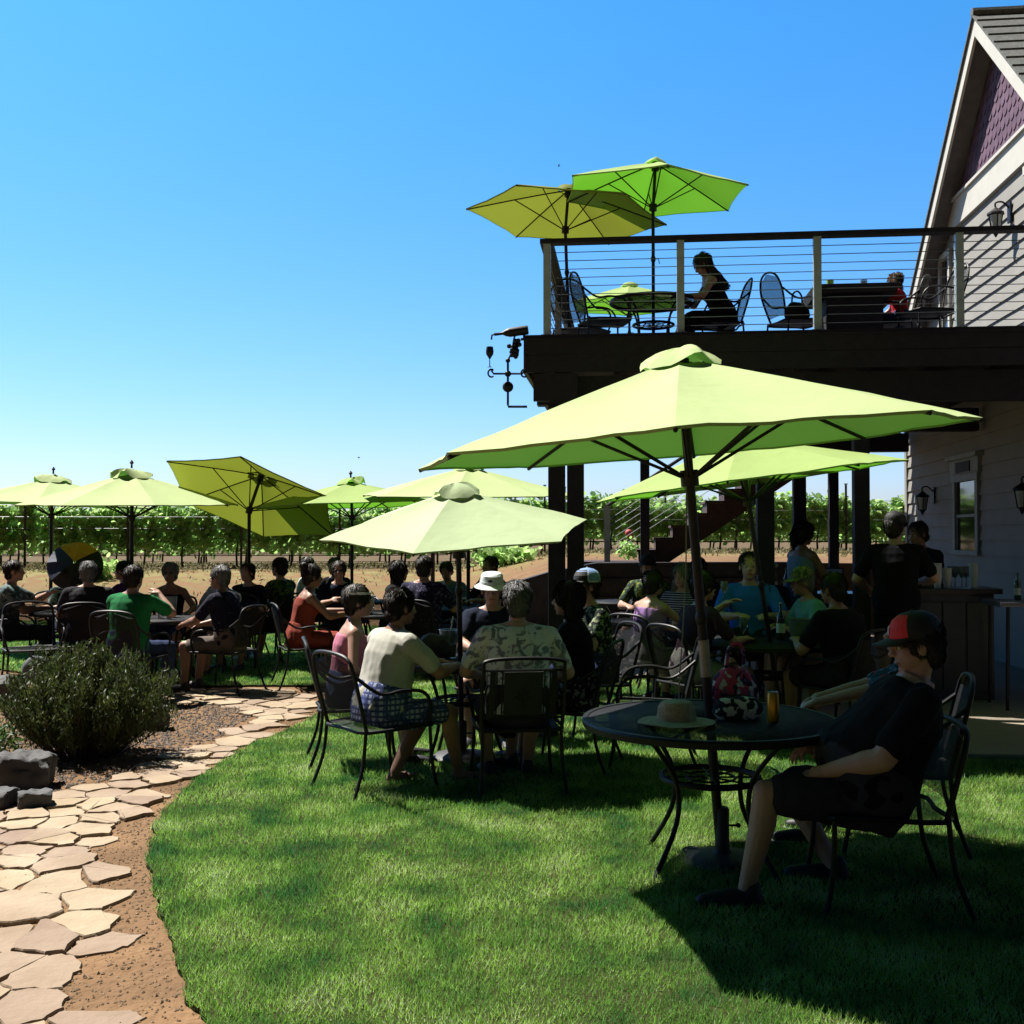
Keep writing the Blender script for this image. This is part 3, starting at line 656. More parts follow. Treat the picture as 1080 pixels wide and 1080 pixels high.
# stairs behind the deck
st_ = thing('staircase', 'reddish brown outdoor staircase rising behind the terrace to the deck', 'staircase', (0, 0, 0), -6)
S0u, S0z, SV0, SV1 = .20, 1.18, 18.62, 19.75; RI, RU = .2055, .287
NS = 12
for k in range(NS):
    u = S0u + k * RU; z = S0z + (k + 1) * RI
    mb = MB(); mb.b2((u - .03, SV0 - .02, z - .04), (u + RU, SV1, z)); mb.b2((u, SV0 + .02, z - RI + .002), (u + .025, SV1 - .02, z - .042)); mb.build('step', M['stairwood'], st_, smooth=False)
for v in (SV0 + .0, SV1 - .05):
    mb = MB(); poly = []
    for k in range(NS):
        u = S0u + k * RU + .03; z = S0z + (k + 1) * RI - .045; poly += [(u, z - RI), (u, z)]
    poly.append((S0u + NS * RU, S0z + NS * RI - .045)); poly.append((S0u + NS * RU, S0z + NS * RI - .5)); poly.append((S0u + .35, S0z - .12)); poly.append((S0u + .03, S0z - .12))
    n = len(poly); mb.add([(a, v, b) for a, b in poly] + [(a, v + .05, b) for a, b in poly], [tuple(range(n)), tuple(reversed(range(n, 2 * n)))] + [(i, n + i, n + (i + 1) % n, (i + 1) % n) for i in range(n)])
    mb.build('stringer', M['stairwood'], st_, smooth=False)
mb = MB(); mb.b2((S0u - 1.05, SV0 - .1, .85), (S0u - .005, SV1 + .1, S0z)); mb.build('landing', M['stairwood'], st_, smooth=False)
for u, z0 in ((S0u - .53, S0z), (S0u + 1.9, S0z + 1.4), (S0u + NS * RU - .05, DZ)):
    mb = MB(); mb.b2((u - .05, SV0 + .02, z0), (u + .05, SV0 + .12, z0 + .95 if z0 < 2 else z0 + 1.0)); mb.build('railing_post', M['post_paint'], st_, smooth=False)
for v in (SV0 + .07,):
    mb = MB(); mb.tube([(S0u - .53, v, S0z + .95), (S0u + NS * RU - .05, v, DZ + 1.0)], .03, 8); mb.build('handrail', M['deckwood'], st_)
    for k in range(7):
        h = .82 - k * .12; mb = MB(); mb.tube([(S0u - .53, v, S0z + h), (S0u + NS * RU - .05, v, DZ + h + .05)], .006, 5); mb.build('cable', M['alu'], st_)
o = MB(); o.ell((0, 0, .12), (.07, .07, .07)); o.ell((.05, 0, .05), (.05, .05, .05)); f = o.build('flower', mat('pink_red_blossom', (.6, .08, .1), .7)); p = B(.2, 19.9, 1.15); f.location = (p.x - .1, p.y + .6, 1.55); 
sb = thing('rose_plant', 'small pinkish red rose by the foot of the stairs', 'plant', (p.x - .1, p.y + .6, 1.15)); f.parent = sb; f.location = (0, 0, .4)
mb = MB(); mb.tube([V(0, 0, 0), V(.02, 0, .25), V(0, 0, .45)], .012, 5); mb.build('stem', M['bark'], sb)
v, k = leaves(lambda rg, n: rg.normal(size=(n, 3)) * (.1, .1, .09) + (0, 0, .2), 160, .07, 41); oo = np_mesh('foliage', v, k, M['vine']); oo.parent = sb

# wrought iron wine ornament on the deck corner
t = thing('wine_weathervane', 'black iron weathervane with bottle, grapes and wine glass on the deck corner', 'ornament', (.02, 11.05, 2.93), 0); t.scale = (1.12, 1.12, 1.12)
mb = MB(); mb.tube([(.12, 0, 0), (-.05, 0, 0), (-.055, 0, .02), (-.055, 0, .42)], .012, 6); mb.build('bracket', M['iron'], t)
mb = MB(); mb.ell((-.055, 0, .18), (.05, .05, .05)); mb.ell((-.055, 0, .42), (.022, .022, .022)); mb.ell((-.055, 0, .30), (.03, .03, .03)); mb.build('ball', M['iron'], t)
mb = MB()
for s in (-1, 1):
    mb.tube([(-.055, 0, .30), (-.055 + s * .13, 0, .30), (-.055 + s * .15, 0, .33)], .010, 6); mb.tube([(-.055 + s * .15 + .03 * math.cos(a), 0, .305 + .035 * math.sin(a)) for a in [R(50 + i * 26) for i in range(11)]], .009, 6)
    mb.tube([(-.055, -s * .2, .30), (-.055, 0, .30)], .009, 6)
mb.build('direction_arm', M['iron'], t)
mb = MB(); rs = random.Random(3)
for k in range(26):
    h = rs.random(); mb.ell((-.0 + rs.uniform(-.06, .06) * (1 - h * .7), rs.uniform(-.04, .04) * (1 - h), .60 - h * .15), (.022, .022, .022), n=8, m=5)
mb.tube([(-.055, 0, .42), (-.02, 0, .5), (0, 0, .62), (.02, 0, .66)], .009, 6, smooth=3); mb.build('grape_cluster', M['iron'], t)
mb = MB(); Mx = Matrix.Rotation(R(82), 3, 'Y').to_3x3(); Mx = Matrix.Rotation(R(-98), 3, 'Y')
mb.lathe([(.035, 0), (.043, .01), (.043, .17), (.03, .21), (.014, .235), (.013, .30), (.016, .31)], 14, (.13, 0, .70), Mx); mb.tube([(-.175, 0, .66), (-.2, 0, .65), (-.205, 0, .61)], .009, 6); mb.build('bottle', M['iron'], t)
mb = MB(); mb.lathe([(.022, .36), (.005, .368), (.004, .43), (.012, .445), (.032, .475), (.036, .50), (.03, .545), (.027, .545), (.033, .5), (.01, .45)], 14, (-.22, 0, 0)); mb.build('wine_glass', M['iron'], t)

# ---------------------------------------------------------------- bar under the deck
M['barwood'] = mat('blue_grey_bar_panel', (.05, .055, .075), .6, 0, (.035, .04, .055), 6)
M['bartop'] = mat('dark_bar_top', (.02, .02, .03), .3)
t = thing('bar_counter', 'dark panelled bar counter stacked with paper cups by the siding', 'bar', (4.22, 10.6, .07), -6)
mb = MB(); mb.b2((-.36, -.25, 0), (.36, .25, 1.0)); mb.build('body', M['barwood'], t, smooth=False)
for k in range(3):
    mb = MB(); mb.b2((-.33 + k * .22, -.265, .08), (-.13 + k * .22, -.252, .92)); mb.build('panel', M['barwood'], t, smooth=False, bevel=.004)
mb = MB(); mb.b2((-.42, -.32, 1.0), (.42, .3, 1.05)); mb.build('counter_top', M['bartop'], t, smooth=False, bevel=.005)
t = thing('serving_counter', 'long dark serving counter behind the standing barman', 'counter', (3.3, 12.2, .07), -6)
mb = MB(); mb.b2((-.6, -.25, 0), (.6, .25, .88)); mb.build('body', M['barwood'], t, smooth=False); mb = MB(); mb.b2((-.66, -.3, .88), (.66, .3, .92)); mb.build('counter_top', M['bartop'], t, smooth=False)
t = thing('side_table', 'folding table with a blue grey top at the right frame edge', 'table', (4.85, 9.9, .07), -6)
mb = MB(); mb.b2((-.5, -.3, .92), (.7, .3, .96)); mb.build('tabletop', mat('blue_grey_laminate', (.16, .15, .22), .3), t, smooth=False, bevel=.006)
for sx in (-.42, .62):
    for sy in (-.24, .24): mb = MB(); mb.tube([(sx, sy, .92), (sx * 1.03, sy, 0)], .016, 6); mb.build('leg', M['iron'], t)
M['paper'] = mat('white_paper_cup', (.72, .74, .72), .7)
def cup_stack(x, y, z, n, label):
    mb = MB()
    for k in range(n): mb.lathe([(.028, 0), (.041, .105), (.044, .108), (.041, .11), (.03, .02)], 14, (0, 0, k * .016))
    o = mb.build('cup_stack', M['paper']); o.location = (x, y, z); return tag(o, label, 'cups', 'stacked cups on the bar')
cup_stack(4.06, 10.42, 1.12, 9, 'taller white cup stack beside the barman, left of the pair'); cup_stack(4.165, 10.45, 1.12, 6, 'shorter white cup stack, right one of the pair beside the barman'); cup_stack(4.44, 10.5, 1.12, 9, 'lone white cup stack at the right end of the bar')
def bottle(x, y, z, label, s=1, m_='green_glass', group=None):
    mb = MB(); mb.lathe([(.034, 0), (.037, .01), (.037, .18), (.03, .21), (.014, .24), (.013, .30), (.016, .302), (.015, .315)], 14)
    t = thing('bottle', label, 'bottle', (x, y, z), 0, group); t.scale = (s, s, s); mb.build('body', M[m_], t); mb = MB(); mb.lathe([(.0378, .06), (.0378, .14)], 14, cap=False); mb.build('paper_label', M['paper'], t); return t
M['green_glass'] = mat('dark_green_glass', (.01, .03, .012), .08, 0, spec=.8); M['clear'] = mat('clear_plastic', (.5, .56, .55), .1, spec=.8); M['clearglass'] = M['clear']
for m_ in ('clear',):
    b_ = M[m_].node_tree.nodes['Principled BSDF']; b_.inputs['Transmission Weight'].default_value = .75; b_.inputs['IOR'].default_value = 1.2
def glass_stem(x, y, z, label, s=1):
    mb = MB(); mb.lathe([(.032, 0), (.006, .006), (.004, .08), (.02, .1), (.036, .13), (.037, .16), (.03, .2), (.028, .2), (.034, .16), (.018, .105), (.001, .1)], 14)
    o = mb.build('wine_glass', M['clear']); o.location = (x, y, z); o.scale = (s, s, s); return tag(o, label, 'glass')
def tumbler(x, y, z, label, h=.13, r=.042, m_='clear', group=None):
    mb = MB(); mb.lathe([(r * .75, 0), (r, h), (r * .94, h), (r * .7, .01)], 14); o = mb.build('cup', M[m_]); o.location = (x, y, z); return tag(o, label, 'cup', group)
for k in range(5): glass_stem(4.30 + .055 * k, 10.7 + .03 * (k % 2), 1.12, 'clear wine glass in the row on the bar behind the cups')['group'] = 'wine glasses standing on the bar'
for k in range(4): bottle(4.62 + .1 * k, 9.98, 1.03, 'dark wine bottle in the row on the blue grey side table', .8, group='bottles on the side table')
for k in range(4): bottle(2.95 + .13 * k, 12.25, .99, 'dark wine bottle in the row on the serving counter', .85, group='bottles on the serving counter')
t = thing('framed_card', 'small white framed card standing on the serving counter', 'sign', (3.56, 12.05, .99), -20)
mb = MB(); Q = Matrix.Rotation(R(12), 3, 'X'); mb.box((0, 0, .14), (.2, .015, .28), Q); mb.build('frame', M['black'], t, smooth=False); mb = MB(); mb.box((0, -.0105, .142), (.17, .004, .25), Q); mb.build('card', mat('pale_blue_card', (.5, .6, .8), .5), t, smooth=False)
# ---------------------------------------------------------------- chairs
def make_chair(label, kind='arm'):
    t = thing('patio_chair', label, 'chair')
    I = M['iron']
    rec = lambda z: -.22 - max(0, z - .42) * .26
    def bw(z): return .245
    top = {'arm': .90, 'panel': .86, 'round': .98, 'low': .80}[kind]
    # back frame
    if kind == 'panel': bp = [(-.25, rec(.42), .42), (-.255, rec(.6), .6), (-.25, rec(.8), .80), (-.225, rec(top), top), (0, rec(top) - .01, top + .015), (.225, rec(top), top), (.25, rec(.8), .8), (.255, rec(.6), .6), (.25, rec(.42), .42)]
    elif kind == 'round': bp = [(-.17, rec(.42), .42), (-.22, rec(.6), .6), (-.24, rec(.78), .78), (-.17, rec(.93), .93), (0, rec(top) - .01, top), (.17, rec(.93), .93), (.24, rec(.78), .78), (.22, rec(.6), .6), (.17, rec(.42), .42)]
    elif kind == 'low': bp = [(-.235, rec(.42), .42), (-.24, rec(.6), .6), (-.235, rec(.72), .72), (-.19, rec(.79), .79), (0, rec(top) - .01, top), (.19, rec(.79), .79), (.235, rec(.72), .72), (.24, rec(.6), .6), (.235, rec(.42), .42)]
    else: bp = [(-.245, rec(.42), .42), (-.25, rec(.6), .6), (-.25, rec(.78), .78), (-.20, rec(.87), .875), (0, rec(top) - .01, top), (.20, rec(.87), .875), (.25, rec(.78), .78), (.25, rec(.6), .6), (.245, rec(.42), .42)]
    mb = MB(); mb.tube(bp, .0125, 8, smooth=5); mb.build('back_frame', I, t)
    # back sheet
    P = crom([V(*p) for p in bp], 5); n = len(P); half = n // 2
    mb = MB(); z0 = .48
    rows = []
    for i in range(9):
        f = i / 8; z = z0 + (top - .02 - z0) * f
        a = min((p for p in P[:half + 1]), key=lambda p: abs(p.z - z)); wx = abs(a.x) * .98 if f < .98 else .03
        rows.append([V(wx * (j / 4 - 1), rec(z) - .02 * (1 - (j / 4 - 1) ** 2), z) for j in range(9)])
    for i in range(8):
        for j in range(8): mb.add([rows[i][j], rows[i][j + 1], rows[i + 1][j + 1], rows[i + 1][j]], [(0, 1, 2, 3)])
    if kind != 'panel': mb.build('back_mesh', M['ironmesh'], t)
    else:
        mb = MB()
        for z in (.5, .8): mb.tube([(-.25, rec(z), z), (0, rec(z) - .01, z), (.25, rec(z), z)], .009, 6)
        for x in (-.19, .19): mb.box((x, rec(.65), .65), (.035, .008, .3), Matrix.Rotation(R(-14.5) * -1, 3, 'X'))
        for x in (-.13, -.165, .13, .165): mb.tube([(x, rec(.5), .5), (x, rec(.8), .8)], .005, 5)
        mb.build('slat', I, t)
        mb = MB(); mb.add([(-.12, rec(.51), .51), (.12, rec(.51), .51), (.12, rec(.79), .79), (-.12, rec(.79), .79)], [(0, 1, 2, 3)]); pn = mb.build('back_panel', M['black'], t, smooth=False, solid=.004)
        mb = MB(); q = lambda x, z: (x, rec(z) - .006, z)
        for a, L_ in ((0, .10), (-28, .085), (28, .085), (-58, .06), (58, .06)):
            s_, c_ = math.sin(R(a)), math.cos(R(a)); b0 = (0, .60); pts = []
            for f, w__ in ((.15, .0), (.5, .013), (1, 0), (.5, -.013)): pts.append(q(b0[0] + s_ * L_ * f + c_ * w__, b0[1] + c_ * L_ * f - s_ * w__))
            mb.add(pts, [(0, 1, 2, 3)])
        mb.tube([q(0, .55), q(0, .62)], .003, 4); mb.build('leaf_motif', M['iron'], pn, smooth=False, solid=.003)
    # seat
    mb = MB(); sp_ = [(-.25, .25, .43), (.25, .25, .43), (.265, .2, .43), (.25, -.22, .42), (-.25, -.22, .42), (-.265, .2, .43)]
    seat_ring = [(-.24, .26, .425), (0, .275, .42), (.24, .26, .425), (.265, .15, .43), (.25, -.22, .42), (0, -.235, .42), (-.25, -.22, .42), (-.265, .15, .43)]
    mb.tube(seat_ring, .0115, 8, closed=True, smooth=3); mb.build('seat_frame', I, t)
    mb = MB()
    for i in range(8):
        for j in range(6):
            def S(a, b): x = -.25 + .5 * a / 8; y = -.22 + .485 * b / 6; return (x, y, .426 - .018 * math.sin(math.pi * a / 8) * math.sin(math.pi * b / 6))
            mb.add([S(i, j), S(i + 1, j), S(i + 1, j + 1), S(i, j + 1)], [(0, 1, 2, 3)])
    mb.build('seat', M['ironmesh'] if kind in ('arm', 'low') else I, t)
    for s in (-1, 1):
        mb = MB(); mb.tube([(s * .245, .24, .425), (s * .255, .25, .2), (s * .275, .285, 0)], .0115, 8, smooth=4); mb.lathe([(.016, 0), (.016, .02)], 8, (s * .275, .285, 0)); mb.build('leg', I, t)
        mb = MB(); mb.tube([(s * .245, rec(.44), .44), (s * .25, -.25, .22), (s * .27, -.33, 0)], .0115, 8, smooth=4); mb.lathe([(.016, 0), (.016, .02)], 8, (s * .27, -.33, 0)); mb.build('leg', I, t)
        ar = [(s * .25, .22, .43), (s * .285, .22, .56), (s * .30, .15, .645), (s * .30, 0, .665), (s * .285, -.15, .655), (s * .25, rec(.76), .77)] if kind != 'panel' else \
             [(s * .25, .2, .43), (s * .29, .17, .58), (s * .30, .24, .645), (s * .30, .1, .665), (s * .29, -.1, .65), (s * .252, rec(.68), .68)]
        if kind != 'low': mb = MB(); mb.tube(ar, .0115, 8, smooth=5); mb.build('armrest', I, t)
    return t
CH = {}
def chair(x, y, yaw, label, kind='arm', z=0):
    g = {'arm': 'black mesh patio chairs', 'panel': 'panel back chairs', 'round': 'round backed deck chairs', 'low': 'armless mesh chairs'}[kind]
    if kind not in CH: o = make_chair(label, kind); CH[kind] = o
    else: o = copy_tree(CH[kind], label=label)
    o.location = (x, y, z); o.rotation_euler = (0, 0, R(yaw)); o['group'] = g; return o

# ---------------------------------------------------------------- tables
def make_table(label, Rr):
    t = thing('patio_table', label, 'table'); I = M['iron']
    mb = MB(); mb.lathe([(.02, .722), (Rr - .01, .722)], 48, cap=False); o = mb.build('tabletop', M['tablemesh'], t, solid=.004)
    mb = MB(); mb.lathe([(Rr - .012, .728), (Rr + .012, .728), (Rr + .018, .718), (Rr + .012, .69), (Rr, .69), (Rr - .012, .70)], 48, cap=False); mb.f.extend([(5 * 48 + k, 5 * 48 + (k + 1) % 48, (k + 1) % 48, k) for k in range(48)])
    for a in range(6):
        c_, s_ = math.cos(a * math.pi / 3), math.sin(a * math.pi / 3); mb.tube([(.03 * c_, .03 * s_, .712), (Rr * c_, Rr * s_, .705)], .006, 5)
    mb.build('rim', I, t)
    rr = .235; mb = MB(); mb.tube([(rr * math.cos(a * math.pi / 16), rr * math.sin(a * math.pi / 16), .44) for a in range(32)], .016, 8, closed=True)
    mb.tube([(.12 * math.cos(a * math.pi / 8), .12 * math.sin(a * math.pi / 8), .44) for a in range(16)], .006, 5, closed=True)
    for a in range(8): mb.tube([(.03 * math.cos(a * math.pi / 4), .03 * math.sin(a * math.pi / 4), .44), (rr * math.cos(a * math.pi / 4), rr * math.sin(a * math.pi / 4), .44)], .005, 5)
    mb.build('ring_shelf', I, t)
    for a in (40, 130, 220, 310):
        c_, s_ = math.cos(R(a)), math.sin(R(a)); k = Rr / .61
        mb = MB(); mb.tube([(c_ * .46 * k, s_ * .46 * k, .70), (c_ * .36 * k, s_ * .36 * k, .60), (c_ * .245, s_ * .245, .44), (c_ * .25, s_ * .25, .25), (c_ * .42 * k, s_ * .42 * k, .0)], .0125, 8, smooth=5); mb.lathe([(.02, 0), (.02, .015)], 8, (c_ * .42 * k, s_ * .42 * k, 0)); mb.build('leg', I, t)
    return t
M['tablemesh'] = mat_mesh('black_table_mesh', (.012, .013, .018), 130, .62, .2)
TB = {}
def table(x, y, Rr, label, z=0, rot=0):
    if Rr not in TB: o = make_table(label, Rr); TB[Rr] = o
    else: o = copy_tree(TB[Rr], label=label)
    o.location = (x, y, z); o.rotation_euler = (0, 0, R(rot)); o['group'] = 'round black patio tables'; return o

# ---------------------------------------------------------------- umbrellas
def cloth(name, c, thru, tr=.42):
    m = mat(name, c, .8, 0, tuple(k * .94 for k in c), 2.5, spec=.15, trans=tr, bump=.22, bscale=11)
    for n in m.node_tree.nodes:
        if n.type == 'BSDF_TRANSLUCENT':
            for l in list(n.inputs['Color'].links): m.node_tree.links.remove(l)
            n.inputs['Color'].default_value = (*thru, 1)
    return m
M['lime'] = cloth('lime_canvas', (.58, .72, .34), (.05, .17, .02), .26); M['pale'] = cloth('faded_lime_canvas', (.58, .72, .42), (.22, .34, .12), .22); M['olive'] = cloth('olive_yellow_canvas', (.33, .38, .10), (.165, .20, .02), .4); M['green'] = cloth('green_canvas', (.50, .68, .24), (.11, .36, .02), .36)
def umbrella(label, x, y, z, H, Rr, n, phase, drop=.42, lean=(0, 0), tilt=(0, 0), m_='lime', pole='black_pole', pr=.021, flap=.2, finial=True, base=True, sleeve=None, z_pole=0, baserad=.22):
    """H height of canopy apex above its foot; lean = pole tilt about (x,y) degrees; tilt = extra canopy tilt at the hub"""
    t = thing('patio_umbrella', label, 'umbrella', (x, y, z), 0, 'market umbrellas over the tables')
    Rl = (Matrix.Rotation(R(lean[1]), 3, 'Y') @ Matrix.Rotation(R(lean[0]), 3, 'X'))
    hub = Rl @ V(0, 0, H - drop - .18)
    Rt = Rl @ Matrix.Rotation(R(tilt[1]), 3, 'Y') @ Matrix.Rotation(R(tilt[0]), 3, 'X')
    ax = Rt @ V(0, 0, 1); apex = hub + ax * (drop + .18)
    if base:
        mb = MB(); mb.lathe([(baserad, 0.0), (baserad, .03), (baserad * .85, .055), (.05, .07), (.035, .09), (.035, .28), (.028, .29)], 24); b = mb.build('base', M['basestone'], t)
        mb = MB(); mb.tube([(.03, 0, .2), (.075, 0, .2)], .006, 6); mb.ell((.08, 0, .2), (.012, .02, .012), n=8, m=5); mb.build('knob', M['iron'], b)
    mb = MB(); mb.tube([Rl @ V(0, 0, .03), hub], pr, 12); p = mb.build('pole', M[pole], t)
    mb = MB(); mb.tube([hub - ax * .02, apex - ax * .02], pr * .95, 12); mb.build('upper_pole', M[pole], p)
    if sleeve: mb = MB(); mb.tube([Rl @ V(0, 0, sleeve[0]), Rl @ V(0, 0, sleeve[1])], pr + .003, 12); mb.build('pole_sleeve', M['sleeve'], p)
    # crank
    mb = MB(); cz = Rl @ V(0, 0, 1.22); mb.ell(cz, (.03, .03, .05)); mb.tube([cz, cz + V(.06, -.02, 0), cz + V(.07, -.02, -.06)], .006, 6); mb.build('crank', M[pole], p)
    T = lambda q: apex + Rt @ q
    def surf(a, f):
        "a angle index in n, f radial 0..1"
        k = int(a) % n; fr = a - int(a); a0, a1 = phase + k * 2 * math.pi / n, phase + (k + 1) * 2 * math.pi / n
        r0 = V(math.cos(a0), math.sin(a0), 0); r1 = V(math.cos(a1), math.sin(a1), 0); sag = 4 * fr * (1 - fr)
        q = (r0 * (1 - fr) + r1 * fr) * Rr * f; q *= 1 - .03 * sag * f
        zz = .010 * noise.noise(V(q.x * 4 + x, q.y * 4 + y, 0)) * f - drop * (f ** 1.08) - .02 * sag * math.sin(f * math.pi) ; return V(q.x, q.y, zz)
    SEG, RAD = 8, 10; mb = MB(); f0 = .09
    N_ = n * SEG
    for i in range(RAD + 1):
        f = f0 + (1 - f0) * i / RAD
        for k in range(N_): mb.v.append(tuple(T(surf(k / SEG, f))))
    for k in range(N_): q = surf(k / SEG, 1); mb.v.append(tuple(T(q + V(-q.x * .012, -q.y * .012, -.012))))
    for i in range(RAD + 1):
        for k in range(N_): mb.f.append((i * N_ + k, i * N_ + (k + 1) % N_, (i + 1) * N_ + (k + 1) % N_, (i + 1) * N_ + k))
    cn = mb.build('canopy', M[m_], t, angle=9)
    # vent flap
    if flap:
        mb = MB(); ph = 16 * 2; rings = 7; rsd = random.Random(int(x * 100 + y * 10))
        wob = [rsd.uniform(-1, 1) for _ in range(8)]
        for i in range(rings + 1):
            f = i / rings; r = flap * (.05 + .95 * f)
            for k in range(ph):
                a = 2 * math.pi * k / ph; wv = sum(wob[j] * math.sin((j + 2) * a + wob[-j - 1] * 5 + 1.5 * f) for j in range(6))
                mb.v.append(tuple(T(V(r * math.cos(a), r * math.sin(a), .014 + .045 * (1 - f ** 3) - drop * (r / Rr) + .085 * max(-.1, wv) * flap * 2 * f ** .8))))
        for i in range(rings):
            for k in range(ph): mb.f.append((i * ph + k, i * ph + (k + 1) % ph, (i + 1) * ph + (k + 1) % ph, (i + 1) * ph + k))
        mb.f.append(tuple(reversed(range(ph)))); mb.build('vent_flap', M[m_], cn)
    # ribs, struts, hub
    mb = MB(); mb.tube([T(V(0, 0, -.10)), T(V(0, 0, -.0))], .045, 12); mb.build('crown_hub', M[pole], p); mb = MB(); mb.tube([hub + ax * .0 - ax * .03, hub + ax * .05], .045, 12); mb.build('hub', M[pole], p)
    for k in range(n):
        a = phase + k * 2 * math.pi / n; c_, s_ = math.cos(a), math.sin(a)
        pts = [T(V(c_ * Rr * f * .995, s_ * Rr * f * .995, -drop * f ** 1.08 - .016)) for f in (.03, .3, .55, .8, 1.0)]
        mb = MB(); mb.tube(pts, .0085 if Rr < 1.3 else .010, 6); rb = mb.build('rib', M[pole], t)
        f = .52; mb = MB(); mb.tube([hub + Rt @ V(c_ * .04, s_ * .04, .02), T(V(c_ * Rr * f, s_ * Rr * f, -drop * f ** 1.08 - .022))], .0075 if Rr < 1.3 else .009, 6); mb.build('strut', M[pole], rb)
    if finial: mb = MB(); mb.M = None; q0 = T(V(0, 0, .02 + flap * .3)); Mz = Rt; mb.lathe([(.014, -.03), (.012, .02), (.024, .03), (.026, .045), (.014, .06), (.004, .075)], 10, q0, Mz); mb.build('finial', M['iron'], cn)
    return t
M['basestone'] = mat('dark_iron_base', (.03, .03, .033), .6, 0, (.02, .02, .02), 8); M['sleeve'] = mat('bare_wood_sleeve', (.34, .30, .25), .45, .1, (.28, .24, .2), 30)
ph = lambda deg: R(deg)
umbrella('large lime green umbrella over the nearest table', 1.03, 5.38, 0, 2.50, 1.38, 8, ph(259), .42, (0, -4.6), (1.1, 0), 'lime', 'wood_pole', .024, .20, finial=False, sleeve=(.93, 1.11), baserad=.19)
umbrella('small pale green umbrella tipped toward the camera over the four friends', -.36, 7.88, 0, 1.95, .99, 6, ph(256), .28, (0, -1), (9, -1), 'pale', 'black_pole', .02, .17, finial=False)
umbrella('lime green umbrella over the crowded table behind the nearest one', 2.28, 9.2, 0, 2.46, 1.31, 8, ph(252), .36, (0, -8.5), (0, 1), 'green', 'black_pole', .021, .18, finial=False)
umbrella('pale lime umbrella with black finial, second from the left edge', -4.88, 14.0, 0, 2.42, 1.38, 8, ph(255), .40, (0, 0), (2, 0), 'lime', 'black_pole', .026, .26)
umbrella('pale lime umbrella cut by the left frame edge', -6.76, 16.0, 0, 2.46, 1.38, 8, ph(240), .38, (0, 0), (0, 2), 'lime', 'black_pole', .026, .26)
umbrella('olive umbrella tilted right back so its underside shows', -3.52, 14.6, 0, 2.51, 1.24, 6, ph(270), .38, (0, 0), (-24.5, 12.5), 'olive', 'black_pole', .024, .2, finial=False)
umbrella('green umbrella with black finial right of the olive tilted one', -2.2, 15.0, 0, 2.36, 1.36, 6, ph(255), .32, (0, 0), (0, -2), 'green', 'black_pole', .022, .2)
umbrella('wide pale lime umbrella half hidden behind the small pale one', -.56, 14.0, 0, 2.50, 1.38, 8, ph(265), .36, (0, 0), (3, 0), 'lime', 'black_pole', .024, .2, finial=False)
# deck umbrellas
umbrella('olive yellow umbrella on the deck corner leaning left', .72, 13.4, DZ, 2.26, 1.25, 6, ph(240), .34, (0, -2), (0, 6.5), 'olive', 'wood_pole', .02, .14, finial=False)
umbrella('bright green umbrella highest above the deck railing', 1.66, 12.75, DZ, 2.36, 1.15, 6, ph(270), .36, (0, 0), (2.5, 3), 'green', 'black_pole', .02, .14, finial=False)
umbrella('small green umbrella at the back of the deck', 1.88, 17.4, DZ, 1.98, 1.02, 6, ph(262), .32, (0, 0), (2, 0), 'green', 'black_pole', .02, .14, finial=False)

# ---------------------------------------------------------------- tables and loose chairs
TZ = .726
table(.97, 5.36, .61, 'large round black mesh table nearest the camera under the lime umbrella')
table(-.33, 7.85, .50, 'round black table of the four friends under the small pale umbrella')
table(2.15, 9.25, .61, 'crowded round table under the leaning lime umbrella')
table(1.55, 11.5, .50, 'round table behind the woman in the lavender top')
table(1.55, 14.9, .50, 'empty round table by the retaining wall with white cups')
table(-.75, 13.7, .61, 'round table of the men under the wide pale umbrella')
table(-1.55, 12.6, .50, 'round table carrying the ice bucket beside the orange dress')
table(-2.2, 15.0, .50, 'round table under the green umbrella with finial')
table(-3.55, 14.6, .50, 'round table under the tilted olive umbrella')
table(-3.75, 11.85, .50, 'round table with cups in front of the woman in sunglasses')
table(-4.88, 14.0, .61, 'round table under the umbrella second from the left')
table(-5.15, 12.9, .50, 'round table beside the man at the left frame edge')
table(1.66, 12.75, .50, 'round black table on the deck by the seated woman', z=DZ)
chair(.98, 7.72, 82, 'empty black mesh chair facing left behind the nearest table')
chair(-5.1, 11.6, -150, 'empty black chair with shiny seat at the far left')
chair(1.05, 12.5, -80, 'empty black round backed chair left of the deck table', 'round', DZ)
chair(.83, 13.05, -35, 'empty low black chair at the deck corner by the olive umbrella pole', 'round', DZ)
chair(3.28, 12.55, -75, 'round backed deck chair holding a dark bag left of the square table', 'round', DZ)
ch = chair(4.62, 12.0, 95, 'empty reclining chair on the deck in front of the siding', 'round', DZ)

